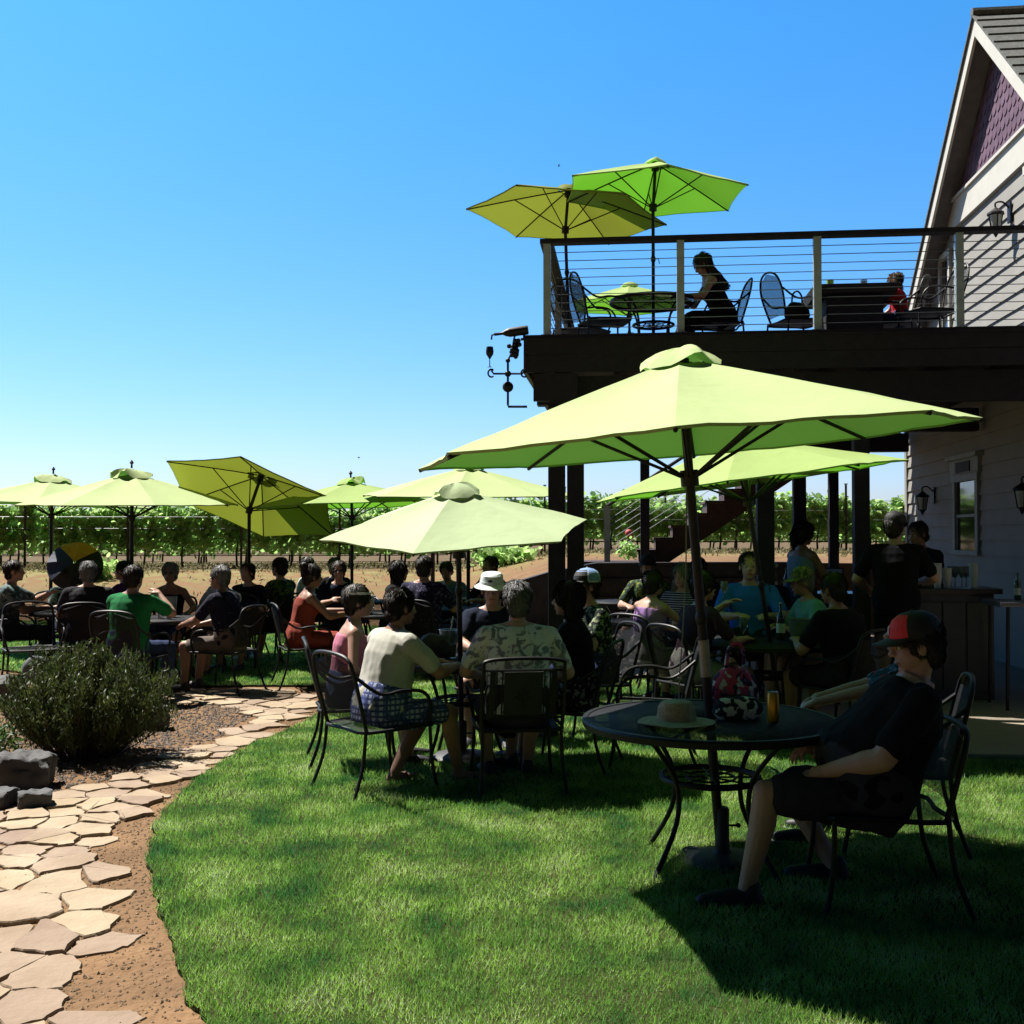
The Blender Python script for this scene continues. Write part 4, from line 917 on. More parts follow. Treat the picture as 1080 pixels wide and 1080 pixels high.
# square fire table on the deck
t = thing('square_table', 'dark square pedestal table with flared top on the deck', 'table', (3.85, 12.4, DZ), -6)
mb = MB(); mb.box((0, 0, .33), (.62, .62, .66)); mb.build('base', M['deckwood'], t, smooth=False)
mb = MB(); mb.box((0, 0, .70), (.86, .86, .10), None, 1.08); mb.build('tabletop', M['black'], t, smooth=False, bevel=.006)
tumbler(3.62, 12.35, DZ + .75, 'green plastic cup on the square deck table', m_='green'); tumbler(3.72, 12.5, DZ + .75, 'small squat dark cup on the square deck table', .06, .05, 'green_glass'); tumbler(4.02, 12.4, DZ + .75, 'clear short drinking glass on the square deck table', .14, .04)
def bag(name, label, x, y, z, s, m_, seed, mm=None, handles=True):
    t = thing(name, label, 'bag', (x, y, z), seed * 17 % 40)
    mb = MB(); mb.lathe([(.10, 0), (.145, .03), (.17, .09), (.16, .15), (.135, .20), (.10, .25), (.04, .27)], 28, sy=.62)
    for i, p in enumerate(mb.v):
        p = Vector(p); nn = noise.noise(p * 14 + V(seed, 0, 0)) * .022 + noise.noise(p * 30 + V(0, seed, 0)) * .008; q = p + Vector((p.x, p.y, 0)).normalized() * nn; mb.v[i] = (q.x * s, q.y * s, max(0, q.z * s + (nn * .6 if p.z > .05 else 0)))
    mb.build('body', M[m_], t)
    if handles:
        mb = MB(); mb.tube([(-.07 * s, .0, .24 * s), (-.06 * s, -.01, .36 * s), (.0, -.02, .40 * s), (.06 * s, -.01, .34 * s), (.07 * s, 0, .24 * s)], .012 * s, 7, smooth=4); mb.build('handle', M[mm or m_], t)
    return t
bag('jacket_bag', 'dark bag slumped on the round backed deck chair', 3.28, 12.5, DZ + .42, .9, 'black', 3)
# ---------------------------------------------------------------- people
def bake(mb, name, material, parent, voxel, smooth=4, amp=0, nsc=9, seed=0, outward=True):
    me = mb.mesh('tmp'); o = bpy.data.objects.new('tmp', me); C.objects.link(o)
    m = o.modifiers.new('r', 'REMESH'); m.mode = 'VOXEL'; m.voxel_size = voxel; m.use_smooth_shade = True
    if smooth: s = o.modifiers.new('s', 'SMOOTH'); s.factor = .5; s.iterations = smooth
    dg = bpy.context.evaluated_depsgraph_get(); r = bpy.data.meshes.new_from_object(o.evaluated_get(dg)); bpy.data.objects.remove(o); bpy.data.meshes.remove(me)
    if amp:
        r.update(); vs = r.vertices; sd = V(seed * 5.3, seed * 2.1, seed * 3.7)
        co = [v.co + v.normal * (amp * (1 - abs(noise.noise(V(v.co.x * nsc, v.co.y * nsc, v.co.z * nsc * .7) + sd)) * 3.2) + amp * .5 * noise.noise(v.co * nsc * 2.6 + sd)) for v in vs]
        r.vertices.foreach_set('co', [c for p in co for c in p])
    r.materials.clear(); r.materials.append(material); r.polygons.foreach_set('use_smooth', [True] * len(r.polygons)); r.update()
    r.name = name; ob = bpy.data.objects.new(name, r); C.objects.link(ob); ob.parent = parent; return ob

def strands(o, H, hu, hf, hc, n, seed, L, material):
    "adds fine locks of hair lying over the hair shell"
    me = o.data; rg = np.random.default_rng(seed); nv = len(me.vertices); co = np.zeros(nv * 3); no = np.zeros(nv * 3); me.vertices.foreach_get('co', co); me.vertices.foreach_get('normal', no)
    co = co.reshape(-1, 3); no = no.reshape(-1, 3); i = rg.integers(0, nv, n); P, Nn = co[i] + rg.normal(size=(n, 3)) * .002, no[i]
    U, F, Cc = np.array(hu), np.array(hf), np.array(hc); crown = Cc + U * .12 - F * .03; d = P - crown; d /= np.linalg.norm(d, axis=1)[:, None] + 1e-6; d = d * .9 - U * .5 + rg.normal(size=(n, 3)) * .22
    d -= Nn * (d * Nn).sum(1)[:, None]; d /= np.linalg.norm(d, axis=1)[:, None] + 1e-6; s = np.cross(d, Nn); ln = rg.uniform(.018, .042, n)[:, None] * L; wd = .0016
    lift = rg.uniform(.10, .38, n)[:, None]; a = P - s * wd; b = P + s * wd; m1 = P + d * ln * .55 + Nn * ln * lift * .7; c = P + d * ln + Nn * ln * lift * .55
    tri = np.stack([a, b, m1 + s * wd * .8, m1 - s * wd * .8, m1 - s * wd * .8, m1 + s * wd * .8, c, c], 1)
    V_ = np.stack([a, b, m1 + s * wd * .8, c, m1 - s * wd * .8], 1).reshape(-1, 3)
    vs = [tuple(v.co) for v in me.vertices]; fs = [tuple(p.vertices) for p in me.polygons]; k0 = len(vs); vs += [tuple(v) for v in V_]; fs += [(k0 + 5 * k, k0 + 5 * k + 1, k0 + 5 * k + 2, k0 + 5 * k + 3, k0 + 5 * k + 4) for k in range(n)]
    m2 = bpy.data.meshes.new(me.name); m2.from_pydata(vs, [], fs); m2.materials.append(material); m2.polygons.foreach_set('use_smooth', [True] * len(fs)); o.data = m2

def ik(a, b, l1, l2, pole):
    d = b - a; D = min(d.length, (l1 + l2) * .998); dn = d.normalized(); b = a + dn * D
    x = (l1 * l1 - l2 * l2 + D * D) / (2 * D); h = math.sqrt(max(0, l1 * l1 - x * x)); p = pole - dn * pole.dot(dn)
    if p.length < 1e-4: p = V(0, 0, -1) - dn * -dn.z
    return a + dn * x + p.normalized() * h, b

def hand(mb, w, d, side, s, curl=.5, up=V(0, 0, 1), fine=True):
    "w wrist, d direction of the hand, up = back of the hand, side +1 right / -1 left"
    d = d.normalized(); n = (up - d * up.dot(d)).normalized(); r = d.cross(n).normalized()     # r points right
    mb.cap(w, w + d * .03 * s, .027 * s, .030 * s)
    base = []
    for k, (off, L) in enumerate(((-.031, .068), (-.0105, .078), (.0105, .073), (.031, .058))):
        o = off * side * -1 * -1; kn = w + d * (.088 - abs(off) * .25) * s + r * o * s
        mb.cap(w + d * .012 * s + r * o * .55 * s, kn, .015 * s, .0125 * s); 
        fd = d.copy(); p = kn; rad = .0088 if fine else .011; ang = 0
        for j, q in enumerate((.45, .32, .25)):
            ang += curl * (30 if j == 0 else 38); fdj = (fd * math.cos(R(ang)) - n * math.sin(R(ang))).normalized(); p2 = p + fdj * L * (.9 if off == -.031 else 1) * q * s + r * o * .10 * q * s
            mb.cap(p, p2, rad * s * (1 - .08 * j), rad * s * (.93 - .08 * j), n=8); p = p2
    td = (d * .62 - r * side * .75 - n * .25).normalized(); p = w + d * .022 * s - r * side * .022 * s; p1 = p + td * .042 * s; p2 = p1 + (td * .8 + d * .55 - n * .3 * curl).normalized() * .030 * s; p3 = p2 + (td * .5 + d * .8 - n * .5 * curl).normalized() * .024 * s
    mb.cap(p, p1, .017 * s, .0125 * s, n=8); mb.cap(p1, p2, .0125 * s, .0105 * s, n=8); mb.cap(p2, p3, .0105 * s, .008 * s, n=8)

SK = {'fair': mat('fair_skin', (.50, .29, .21), .5, 0, (.46, .26, .19), 12, spec=.35), 'tan': mat('tanned_skin', (.36, .19, .12), .5, 0, (.32, .165, .11), 12, spec=.35)}
HR = {'dark': mat('dark_brown_hair', (.014, .009, .007), .55, 0, (.025, .016, .012), 60), 'grey': mat('grey_hair', (.30, .30, .31), .6, 0, (.16, .16, .17), 60), 'blond': mat('blond_hair', (.26, .17, .09), .6, 0, (.18, .11, .06), 50), 'salt': mat('salt_and_pepper_hair', (.26, .26, .27), .6, 0, (.12, .12, .125), 70), 'silver': mat('silver_hair', (.42, .42, .41), .6, 0, (.28, .28, .29), 50)}
def cl(name, c, c2=None): return mat(name, c, .9, 0, c2 or tuple(k * .85 for k in c), 6, spec=.12, bump=.12, bscale=300)
T = {'black': cl('black_cotton', (.008, .008, .011)), 'greyshort': cl('charcoal_shorts', (.035, .033, .045)), 'cream': cl('cream_knit', (.55, .54, .47)), 'green': cl('bright_green_cotton', (.02, .22, .07)), 'purple': cl('purple_cotton', (.13, .02, .17)),
     'orange': cl('rust_orange_dress', (.30, .06, .04)), 'white': cl('white_cotton', (.62, .65, .68)), 'blue': cl('bright_blue_shirt', (.03, .16, .85)), 'teal': cl('faded_teal_cotton', (.13, .30, .30)), 'lav': cl('lavender_top', (.36, .20, .46)),
     'greyblue': cl('grey_blue_cotton', (.15, .22, .32)), 'navy': cl('navy_cotton', (.012, .018, .04)), 'bluetank': cl('pale_blue_tank', (.22, .34, .47)), 'red': cl('red_top', (.55, .03, .04)), 'khaki': cl('khaki_shorts', (.16, .13, .11)), 'pink': cl('pink_top', (.68, .25, .36)), 'jean': cl('blue_denim', (.035, .055, .13)),
     'darkgrey': cl('dark_grey_cotton', (.03, .03, .035)), 'whiteshort': cl('pale_shorts', (.35, .34, .33)), 'plum': cl('dark_plum', (.06, .03, .06))}
T['floral_cream'] = mat_pattern('cream_floral_print', (.70, .74, .70), [((.20, .22, .25), .54), ((.30, .26, .33), .60), ((.35, .42, .36), .63)], 'floral', 9)
T['plaid'] = mat_pattern('blue_plaid', (.38, .42, .55), [((.05, .07, .22), .62), ((.10, .13, .33), .62), ((.05, .07, .2), .64)], 'plaid', 9)
T['stripe'] = mat_pattern('navy_white_stripes', (.03, .03, .09), [((.45, .42, .55), .66)], 'stripe', 14)
T['floral_dark'] = mat_pattern('dark_blue_floral_print', (.015, .015, .04), [((.14, .12, .25), .60), ((.3, .3, .4), .68)], 'blotch', 26)
T['floral_green'] = mat_pattern('black_green_floral_print', (.01, .015, .015), [((.28, .33, .20), .56), ((.10, .16, .08), .6)], 'blotch', 22)
T['camo'] = mat_pattern('green_yellow_print', (.02, .04, .03), [((.09, .15, .03), .52), ((.24, .26, .04), .60)], 'floral', 9)
T['floral_skirt'] = mat_pattern('black_white_floral_skirt', (.015, .012, .025), [((.25, .22, .30), .57)], 'blotch', 34)
T['floral_light'] = mat_pattern('white_green_floral_print', (.35, .42, .40), [((.03, .06, .05), .50), ((.12, .2, .15), .58)], 'blotch', 16)
T['floral_teal'] = mat_pattern('muted_tropical_print', (.10, .15, .17), [((.03, .05, .06), .50), ((.20, .26, .24), .60)], 'floral', 8)
T['floral_red'] = mat_pattern('blue_red_floral_print', (.04, .10, .16), [((.45, .04, .05), .54), ((.25, .45, .5), .62), ((.01, .02, .04), .6)], 'blotch', 20)
T['tie'] = mat_pattern('dark_dotted_print', (.012, .012, .03), [((.3, .32, .42), .70)], 'blotch', 30)

M['greybag'] = mat('grey_bag_cloth', (.12, .13, .16), .8)
M['capmesh'] = mat('pale_blue_cap_mesh', (.22, .38, .72), .8); M['capred'] = mat('red_cap_panel', (.85, .02, .03), .7); M['capwhite'] = mat('white_cap_trim', (.7, .72, .72), .8)
M['hatwhite'] = mat('white_hat_cotton', (.70, .74, .76), .9, bump=.2); M['straw'] = mat('woven_straw', (.46, .40, .24), .85, 0, (.33, .28, .16), 40, bump=.6, bscale=120); M['band'] = mat('dark_hat_band', (.02, .02, .02), .8)
M['camocap'] = mat_pattern('camouflage_cap', (.13, .14, .07), [((.05, .06, .03), .5), ((.26, .24, .14), .6)], 'blotch', 30); M['shades'] = mat('sunglass_lens', (.005, .005, .006), .1, spec=.8); M['eyew'] = mat('eye_white', (.6, .58, .55), .3); M['shoe_black'] = mat('black_shoe', (.01, .01, .012), .6); M['sole'] = mat('grey_rubber_sole', (.16, .16, .17), .7); M['shoe_white'] = mat('white_shoe', (.5, .52, .55), .6); M['shoe_brown'] = mat('brown_leather', (.06, .03, .02), .6); M['lip'] = mat('lips', (.36, .13, .11), .5)

PEOPLE = 0
def person(label, x, y, yaw, z=0, sit=True, s=1.0, lean=4, side=0, sex='m', top='black', topkind='tee', bot='greyshort', botkind='shorts', hair='dark', hstyle='short', hat=None, hy=0, hp=0,
           hands=None, feet=None, shoe='shoe_black', skin='fair', belly=0, w=1.0, vox=.012, shades=False, seat=.43, curl=.6, knees=None, fold=.004, twist=0, sandal=False, seated_y=-.07):
    global PEOPLE
    PEOPLE += 1; sd = PEOPLE
    t = thing('person', label, 'person', (x, y, z), yaw, None)
    fine = vox < .009; fem = sex == 'f'
    pel = V(0, seated_y, seat + .10 * s) if sit else V(0, 0, .92 * s)
    Ra = Matrix.Rotation(R(side), 3, 'Y') @ Matrix.Rotation(R(-lean), 3, 'X')
    up = Ra @ V(0, 0, 1); fw0 = Ra @ V(0, 1, 0); rt0 = Ra @ V(1, 0, 0)
    Rw = Matrix.Rotation(R(twist), 3, up); fw = Rw @ fw0; rt = Rw @ rt0
    shw = (.155 if fem else .185) * s * w ** .5
    sh = {k: pel + up * .445 * s + rt * shw * k + fw * .0 for k in (1, -1)}
    neck = pel + up * .50 * s + fw * .0
    hd = (up * .45 + V(0, 0, 1) * .55).normalized()
    Rh = Matrix.Rotation(R(hy), 3, 'Z') @ Matrix.Rotation(R(-hp), 3, 'X')
    hf, hu = Rh @ V(0, 1, 0), Rh @ V(0, 0, 1); hr = hf.cross(hu)
    if twist or lean: pass
    hs_ = s * 1.03; hc = neck + hd * .158 * hs_ + V(fw.x, fw.y, 0) * .015 * s + hf * .012 * s
    HB = Matrix((hr, hf, hu)).transposed()
    # legs
    hip = {k: pel + rt0 * .09 * s * k + V(0, .02, -.03) * s for k in (1, -1)}
    L1, L2 = .43 * s, .41 * s; kn = {}; an = {}
    for k in (1, -1):
        if feet: f = V(*feet[0 if k == -1 else 1])
        elif sit: f = V(.13 * k, .40 * s, .075)
        else: f = V(.10 * k, .03 * k, .075)
        pole = V(*(knees[0 if k == -1 else 1])) if knees else (V(.18 * k, .3, 1) if sit else V(.05 * k, 1, .1))
        kn[k], an[k] = ik(hip[k], f, L1, L2, pole)
    # arms
    A1, A2 = .285 * s, .25 * s; el = {}; wr = {}
    for k in (1, -1):
        if hands and hands[0 if k == -1 else 1] is not None: h = V(*hands[0 if k == -1 else 1])
        elif sit: h = V(.15 * k, .33 * s, .70 * s + .06)
        else: h = V(.24 * k, .12, .82 * s)
        el[k], wr[k] = ik(sh[k], h, A1, A2, V(.9 * k, -.3, -.9))
    def torso(mb, inf, f0=-.1, f1=.53, shoulders=True, n=20):
        wst = .128 if fem else .150; hpw = .178 if fem else .168
        K = [(-.12, .13, .10), (-.03, hpw, .118), (.06, hpw, .122), (.15, wst, .108), (.25, wst + .008, .110), (.34, .155 if fem else .168, .115), (.42, .145 if fem else .165, .100), (.47, .115 if fem else .13, .078), (.50, .07, .06), (.53, .055, .055)]
        out = []
        for f, a, b in K:
            if f < f0 or f > f1: continue
            a = a * s * w + inf; b = b * s * (w ** .8) + inf; c = pel + up * f * s
            m_ = max(0, min(1, (f - .1) / .25)); rr = (rt0 * (1 - m_) + rt * m_).normalized(); ff = (fw0 * (1 - m_) + fw * m_).normalized()
            bl = belly * math.exp(-((f - .13) / .13) ** 2) * s; fb = .03 * s if (fem and .30 < f < .40) else 0
            ring = []
            for q in range(n):
                an_ = 2 * math.pi * q / n; cc, ss = math.cos(an_), math.sin(an_); e = 1 + .06 * abs(math.sin(2 * an_))
                ring.append(c + rr * a * cc * e * (1 + bl * 1.0) + ff * (b * ss * e + ((bl + fb) * (ss + .2) if ss > -.2 else 0)))
            out.append(ring)
        mb.rings(out, True)
        if shoulders and f1 > .45:
            for k in (1, -1): mb.cap(sh[k] - rt * k * .05 * s, sh[k] - up * .015 * s, .058 * s + inf, .055 * s + inf)
    b = MB(); torso(b, 0)
    for k in (1, -1):
        am = 1.12 if not fem else .92; am *= w ** .4
        b.cap(sh[k], el[k], .050 * s * am, .040 * s * am); fm = el[k] * .7 + wr[k] * .3
        b.cap(el[k], fm, .040 * s * am, .041 * s * am); b.cap(fm, wr[k], .041 * s * am, .027 * s)
        fdv = (wr[k] - el[k]).normalized()
        hdv = (fdv + V(0, 0, -.15)).normalized() if fdv.z > .4 else fdv
        hand(b, wr[k], hdv, k, s, curl, V(k * .2, 0, 1) if abs(fdv.z) < .7 else V(k * .7, -.4, .3), fine)
        b.cap(hip[k], kn[k], .082 * s * w ** .6, .056 * s); cm = kn[k] * .68 + an[k] * .32 - (V(0, .012, 0))
        b.cap(kn[k], cm, .054 * s, .056 * s); b.cap(cm, an[k], .055 * s, .034 * s)
        fd = V(an[k].x - kn[k].x * .7, .35, 0); fd = (V(0.18 * k, 1, 0)).normalized() if True else fd
        b.cap(an[k] + V(0, -.025, -.035) * s, an[k] + V(0, -.02, -.04) * s + fd * .12 * s, .032 * s, .028 * s); b.cap(an[k] + fd * .08 * s + V(0, 0, -.048) * s, an[k] + fd * .185 * s + V(0, 0, -.053) * s, .030 * s, .020 * s)
    b.cap(neck - hd * .05 * s, hc - hu * .05 * s - hf * .02 * s, .052 * s * (.86 if fem else 1.04), .047 * s * (.88 if fem else 1.06))
    for k in (1, -1): b.cap(neck + hd * .01 * s - fw * .015 * s, sh[k] + up * .012 * s - rt * k * .03 * s, .042 * s, .042 * s)
    H = lambda a, c, d: hc + hr * a * hs_ + hf * c * hs_ + hu * d * hs_
    b.ell(H(0, -.012, .022), (.075 * hs_, .094 * hs_, .094 * hs_), HB); b.ell(H(0, .022, -.042), (.057 * hs_, .068 * hs_, .068 * hs_), HB); b.ell(H(0, .066, -.088), (.024 * hs_, .020 * hs_, .018 * hs_), HB)
    b.cap(H(0, .080, .012), H(0, .102, -.022), .009 * hs_, .0135 * hs_, 8); b.cap(H(-.02, .072, .028), H(.02, .072, .028), .014 * hs_, .014 * hs_, 8)
    for k in (1, -1):
        b.ell(H(.076 * k, -.008, -.008), (.009 * hs_, .020 * hs_, .032 * hs_), HB, 10, 7); b.ell(H(.034 * k, .052, -.022), (.020 * hs_, .02 * hs_, .018 * hs_), HB, 8, 6); b.ell(H(.012 * k, .095, -.024), (.009 * hs_, .009 * hs_, .008 * hs_), HB, 8, 6)
    b.cap(H(-.020, .082, -.058), H(.020, .082, -.058), .008 * hs_, .008 * hs_, 8)
    bake(b, 'body', SK[skin], t, min(vox, .0085 if fine else .011) if not fine else vox, 3)
    if fine or vox <= .011:
        for k in (1, -1):
            e = MB(); e.ell(H(.030 * k, .071, .004), (.0125 * hs_, .0105 * hs_, .0085 * hs_), HB, 10, 7); eo = e.build('eye', M['eyew'], t); e = MB(); e.ell(H(.030 * k, .0795, .004), (.0055 * hs_, .003 * hs_, .0055 * hs_), HB, 8, 5); e.build('pupil', M['shades'], eo)
        e = MB(); e.cap(H(-.021, .0875, -.058), H(.021, .0875, -.058), .0055 * hs_, .0055 * hs_, 8); e.build('mouth', M['lip'], t)
    # top
    cv = max(vox, .008)
    g = MB()
    if topkind in ('tee', 'long'):
        torso(g, .014, -.11, .505)
        for k in (1, -1):
            e = sh[k].lerp(el[k], .72 if topkind == 'tee' else 1.0); g.cap(sh[k], e, .062 * s * w ** .4, (.061 if not fem else .053) * s * w ** .4)
            if topkind == 'long': g.cap(el[k], el[k].lerp(wr[k], .9), .053 * s, .038 * s)
        for k in (1, -1): g.cap(neck - hd * .02 * s - fw * .015 * s, sh[k] + up * .012 * s - rt * k * .03 * s, .050 * s, .056 * s)
        bake(g, 'shirt', T[top], t, cv, 2, fold, 8, sd)
    elif topkind == 'tank':
        torso(g, .011, -.11, .43, False)
        for k in (1, -1): g.cap(pel + up * .40 * s + rt * .085 * s * k + fw * .06 * s, pel + up * .475 * s + rt * .095 * s * k, .030 * s, .028 * s); g.cap(pel + up * .475 * s + rt * .095 * s * k, pel + up * .38 * s + rt * .085 * s * k - fw * .05 * s, .028 * s, .03 * s)
        bake(g, 'top', T[top], t, cv, 2, fold * .7, 8, sd)
    # bottom
    g = MB(); 
    def hips(inf): torso(g, inf, -.13, .16, False)
    if botkind == 'shorts':
        hips(.016); g.ell(pel + V(0, .02, -.04), (.16 * s * w, .13 * s, .09 * s))
        for k in (1, -1): g.cap(hip[k], hip[k].lerp(kn[k], .80), .097 * s * w ** .5, .083 * s * w ** .3)
        bake(g, 'shorts', T[bot], t, cv, 2, fold, 8, sd + 9)
    elif botkind == 'pants':
        hips(.014)
        for k in (1, -1): g.cap(hip[k], kn[k], .093 * s * w ** .5, .070 * s); g.cap(kn[k], kn[k].lerp(an[k], .5), .070 * s, .066 * s); g.cap(kn[k].lerp(an[k], .5), kn[k].lerp(an[k], .97), .066 * s, .056 * s)
        bake(g, 'trousers', T[bot], t, cv, 2, fold, 8, sd + 9)
    elif botkind == 'skirt':
        hips(.018)
        for k in (1, -1):
            g.cap(hip[k], kn[k], .098 * s, .082 * s); g.cap(kn[k], kn[k].lerp(an[k], .45 if sit else .4) + V(.02 * k, .02, 0), .08 * s, .085 * s)
        mk = (kn[1] + kn[-1]) / 2; g.cap(pel + V(0, .06, -.02), mk, .095 * s, .072 * s); g.cap(mk, mk + V(0, 0, -.16 * s), .075 * s, .075 * s)
        bake(g, 'skirt', T[bot], t, cv, 2, fold * 1.6, 9, sd + 9)
    # shoes
    for k in (1, -1):
        fd = V(.18 * k, 1, 0).normalized(); a0 = an[k]
        g = MB()
        if sandal:
            g.rings([[a0 + fd * f * s + V(fd.y, -fd.x, 0) * ww * s * q + V(0, 0, zz * s) for q, zz in ((-1, -.073), (1, -.073), (1, -.082), (-1, -.082))] for f, ww in ((-.055, .02), (-.04, .035), (.06, .036), (.15, .045), (.20, .028))])
            g.tube([a0 + fd * .10 * s + V(-.045, 0, -.075) * s, a0 + fd * .10 * s + V(0, 0, -.012) * s, a0 + fd * .10 * s + V(.045, 0, -.075) * s], .008 * s, 6, smooth=4); g.build('sandal', M[shoe], t)
        else:
            g.cap(a0 + V(0, -.02, .005) * s, a0 + V(0, -.02, -.035) * s, .042 * s, .042 * s); g.cap(a0 + V(0, -.03, -.04) * s, a0 + V(0, -.02, -.038) * s + fd * .11 * s, .042 * s, .040 * s); g.cap(a0 + fd * .06 * s + V(0, 0, -.035) * s, a0 + fd * .185 * s + V(0, 0, -.047) * s, .043 * s, .032 * s)
            so_ = bake(g, 'shoe', M[shoe], t, .011, 2)
            g = MB(); g.rings([[a0 + fd * f * s + V(fd.y, -fd.x, 0) * ww * s * q + V(0, 0, zz * s) for q, zz in ((-1, -.062), (1, -.062), (1, -.084), (-1, -.084))] for f, ww in ((-.085, .02), (-.06, .038), (.05, .040), (.15, .048), (.20, .036), (.226, .015))]); g.build('sole', M['sole'], so_, bevel=.003)
    # hair
    if hstyle:
        g = MB()
        vol = 1.07 if fem else 1.0
        g.ell(H(0, -.024, .032), (.084 * hs_ * vol, .095 * hs_ * vol, .094 * hs_ * vol), HB); g.ell(H(0, -.055, -.025), (.072 * hs_ * vol, .048 * hs_, .068 * hs_), HB)
        if hstyle == 'long':
            for k in (1, -1, 0): g.cap(H(.050 * k, -.045, .02), H(.075 * k, -.055 if k == 0 else -.03, -.15), .05 * hs_, .042 * hs_); g.cap(H(.075 * k, -.055 if k == 0 else -.03, -.15), H(.07 * k, -.09 if k == 0 else -.05, -.33), .048 * hs_, .034 * hs_)
        if hstyle == 'bob':
            for k in (1, -1, 0): g.cap(H(.055 * k, -.03, .02), H(.072 * k, -.045, -.10), .046 * hs_, .040 * hs_)
        if hstyle == 'bun': g.ell(H(0, -.10, .10), (.045, .045, .045), HB)
        if hstyle == 'pony': g.cap(H(0, -.10, .04), H(0, -.15, -.02), .028, .03); g.cap(H(0, -.15, -.02), H(0, -.14, -.14), .03, .015)
        if hstyle == 'curly': 
            rs = random.Random(sd)
            for _ in range(26): a = rs.uniform(0, 6.28); e = rs.uniform(-.1, 1); g.ell(H(.085 * math.cos(a) * math.cos(e), -.035 + .085 * math.sin(a) * math.cos(e) * (1 if math.sin(a) < 0 else .6), .035 + .085 * math.sin(e)), (.026, .026, .026), None, 8, 6)
        g_o = bake(g, 'hair', HR[hair], t, .0075 if fine else .010, 2, .0025, 20, sd)
        strands(g_o, H, hu, hf, hc, 5200 if fine else 2200, sd, 1.0 if hstyle in ('short', 'curly', 'bun') else 1.6, HR[hair])
    if shades:
        g = MB()
        for k in (1, -1): g.ell(H(.031 * k, .084, .003), (.026, .008, .018), HB, 12, 6); g.tube([H(.056 * k, .08, .006), H(.080 * k, .0, .004)], .003, 5)
        g.tube([H(-.01, .09, .008), H(.01, .09, .008)], .003, 5); g.build('sunglasses', M['shades'], t)
    # hats
    if hat:
        hh = lambda prof, name, m_, par=t, sx=1, sy=1.18, dz=0, n=28: (lambda q: (q.lathe([(r * hs_, z_ * hs_) for r, z_ in prof], n, H(0, -.012, dz), HB, sx=sx, sy=sy), q.build(name, M[m_], par))[1])(MB())
        if hat.startswith('cap'):
            main = {'cap_black': 'black', 'cap_red': 'black', 'cap_trucker': 'capmesh', 'cap_camo': 'camocap', 'cap_grey': 'teal_'}[hat]
            if main == 'teal_': main = 'band'
            prof = [(.092, .035), (.094, .055), (.090, .085), (.074, .115), (.045, .134), (.012, .142), (.002, .143)]
            c_ = hh(prof, 'cap', main, dz=.0, sy=1.14); rev = -1 if False else 1
            q = MB(); ring = []
            for zz in (0, -.006):
                outer = []; 
                for a in range(13):
                    th = R(20 + 140 * a / 12); outer.append((.095 * math.cos(th), .085 * math.sin(th)))
                o2 = [(.088 * math.cos(R(20 + 140 * a / 12)), .045 + .145 * math.sin(R(20 + 140 * a / 12)) - 0.02) for a in range(13)]
                ring.append((outer, o2, zz))
            vs = []; 
            for outer, o2, zz in ring:
                for (a, b_) in outer: vs.append(H(a, b_, .045 + zz))
                for (a, b_) in o2: vs.append(H(a, b_, .030 + zz - .10 * a * a / .01 * .1))
            fs = []
            for a in range(12): fs += [(a, a + 1, 13 + a + 1, 13 + a), (26 + a + 1, 26 + a, 39 + a, 39 + a + 1), (13 + a, 14 + a, 40 + a, 39 + a), (a + 1, a, 26 + a, 27 + a)]
            q.add(vs, fs); q.build('brim', M[{'cap_trucker': 'black', 'cap_camo': 'camocap'}.get(hat, 'black')], c_, solid=.002)
            q = MB(); q.ell(H(0, -.012, .144), (.008, .008, .005), HB, 8, 5); q.build('button', M['capwhite' if hat == 'cap_trucker' else 'black'], c_)
            def patch(a0, a1, z0, z1, name, m_, k=1.018):
                q = MB(); rws = []
                for i in range(7):
                    z_ = z0 + (z1 - z0) * i / 6; r_ = np.interp(z_, [p[1] for p in prof], [p[0] for p in prof]) * k
                    rws.append([H(r_ * math.cos(R(a0 + (a1 - a0) * j / 10)), -.012 + r_ * 1.14 * math.sin(R(a0 + (a1 - a0) * j / 10)), z_) for j in range(11)])
                for i in range(6):
                    for j in range(10): q.add([rws[i][j], rws[i][j + 1], rws[i + 1][j + 1], rws[i + 1][j]], [(0, 1, 2, 3)])
                q.build(name, M[m_], c_, smooth=False)
            if hat == 'cap_red': patch(28, 152, .037, .132, 'front_panel', 'capred'); patch(84, 96, .06, .095, 'emblem', 'capwhite', 1.045)
            if hat == 'cap_trucker':
                patch(25, 155, .037, .128, 'front_panel', 'black')
                for a in (158, 22, 270, 215, 325): patch(a - 2.2, a + 2.2, .037, .138, 'seam', 'capwhite', 1.04)
                patch(160, 380, .033, .045, 'sweatband', 'capwhite', 1.04)
        elif hat == 'bucket':
            c_ = hh([(.135, .018), (.137, .024), (.094, .052), (.090, .075), (.085, .115), (.070, .132), (.03, .140), (.002, .141)], 'bucket_hat', 'hatwhite'); hh([(.095, .054), (.0935, .072)], 'hat_band', 'hatwhite', c_)
            q = MB(); q.ell(H(.02, .118, .09), (.02, .004, .012), HB, 8, 5); q.build('emblem', M['navy_'], c_)
        elif hat == 'fedora':
            c_ = hh([(.140, .045), (.142, .050), (.096, .050), (.092, .075), (.086, .120), (.070, .145), (.04, .138), (.002, .132)], 'straw_fedora', 'straw_pale'); hh([(.0975, .052), (.094, .082)], 'hat_band', 'band', c_)
        elif hat == 'wide': hh([(.17, .04), (.172, .044), (.096, .05), (.085, .115), (.05, .135), (.002, .138)], 'sun_hat', 'straw')
        elif hat == 'headband': hh([(.094, .055), (.096, .070)], 'headband', 'capwhite', sy=1.1)
    return t
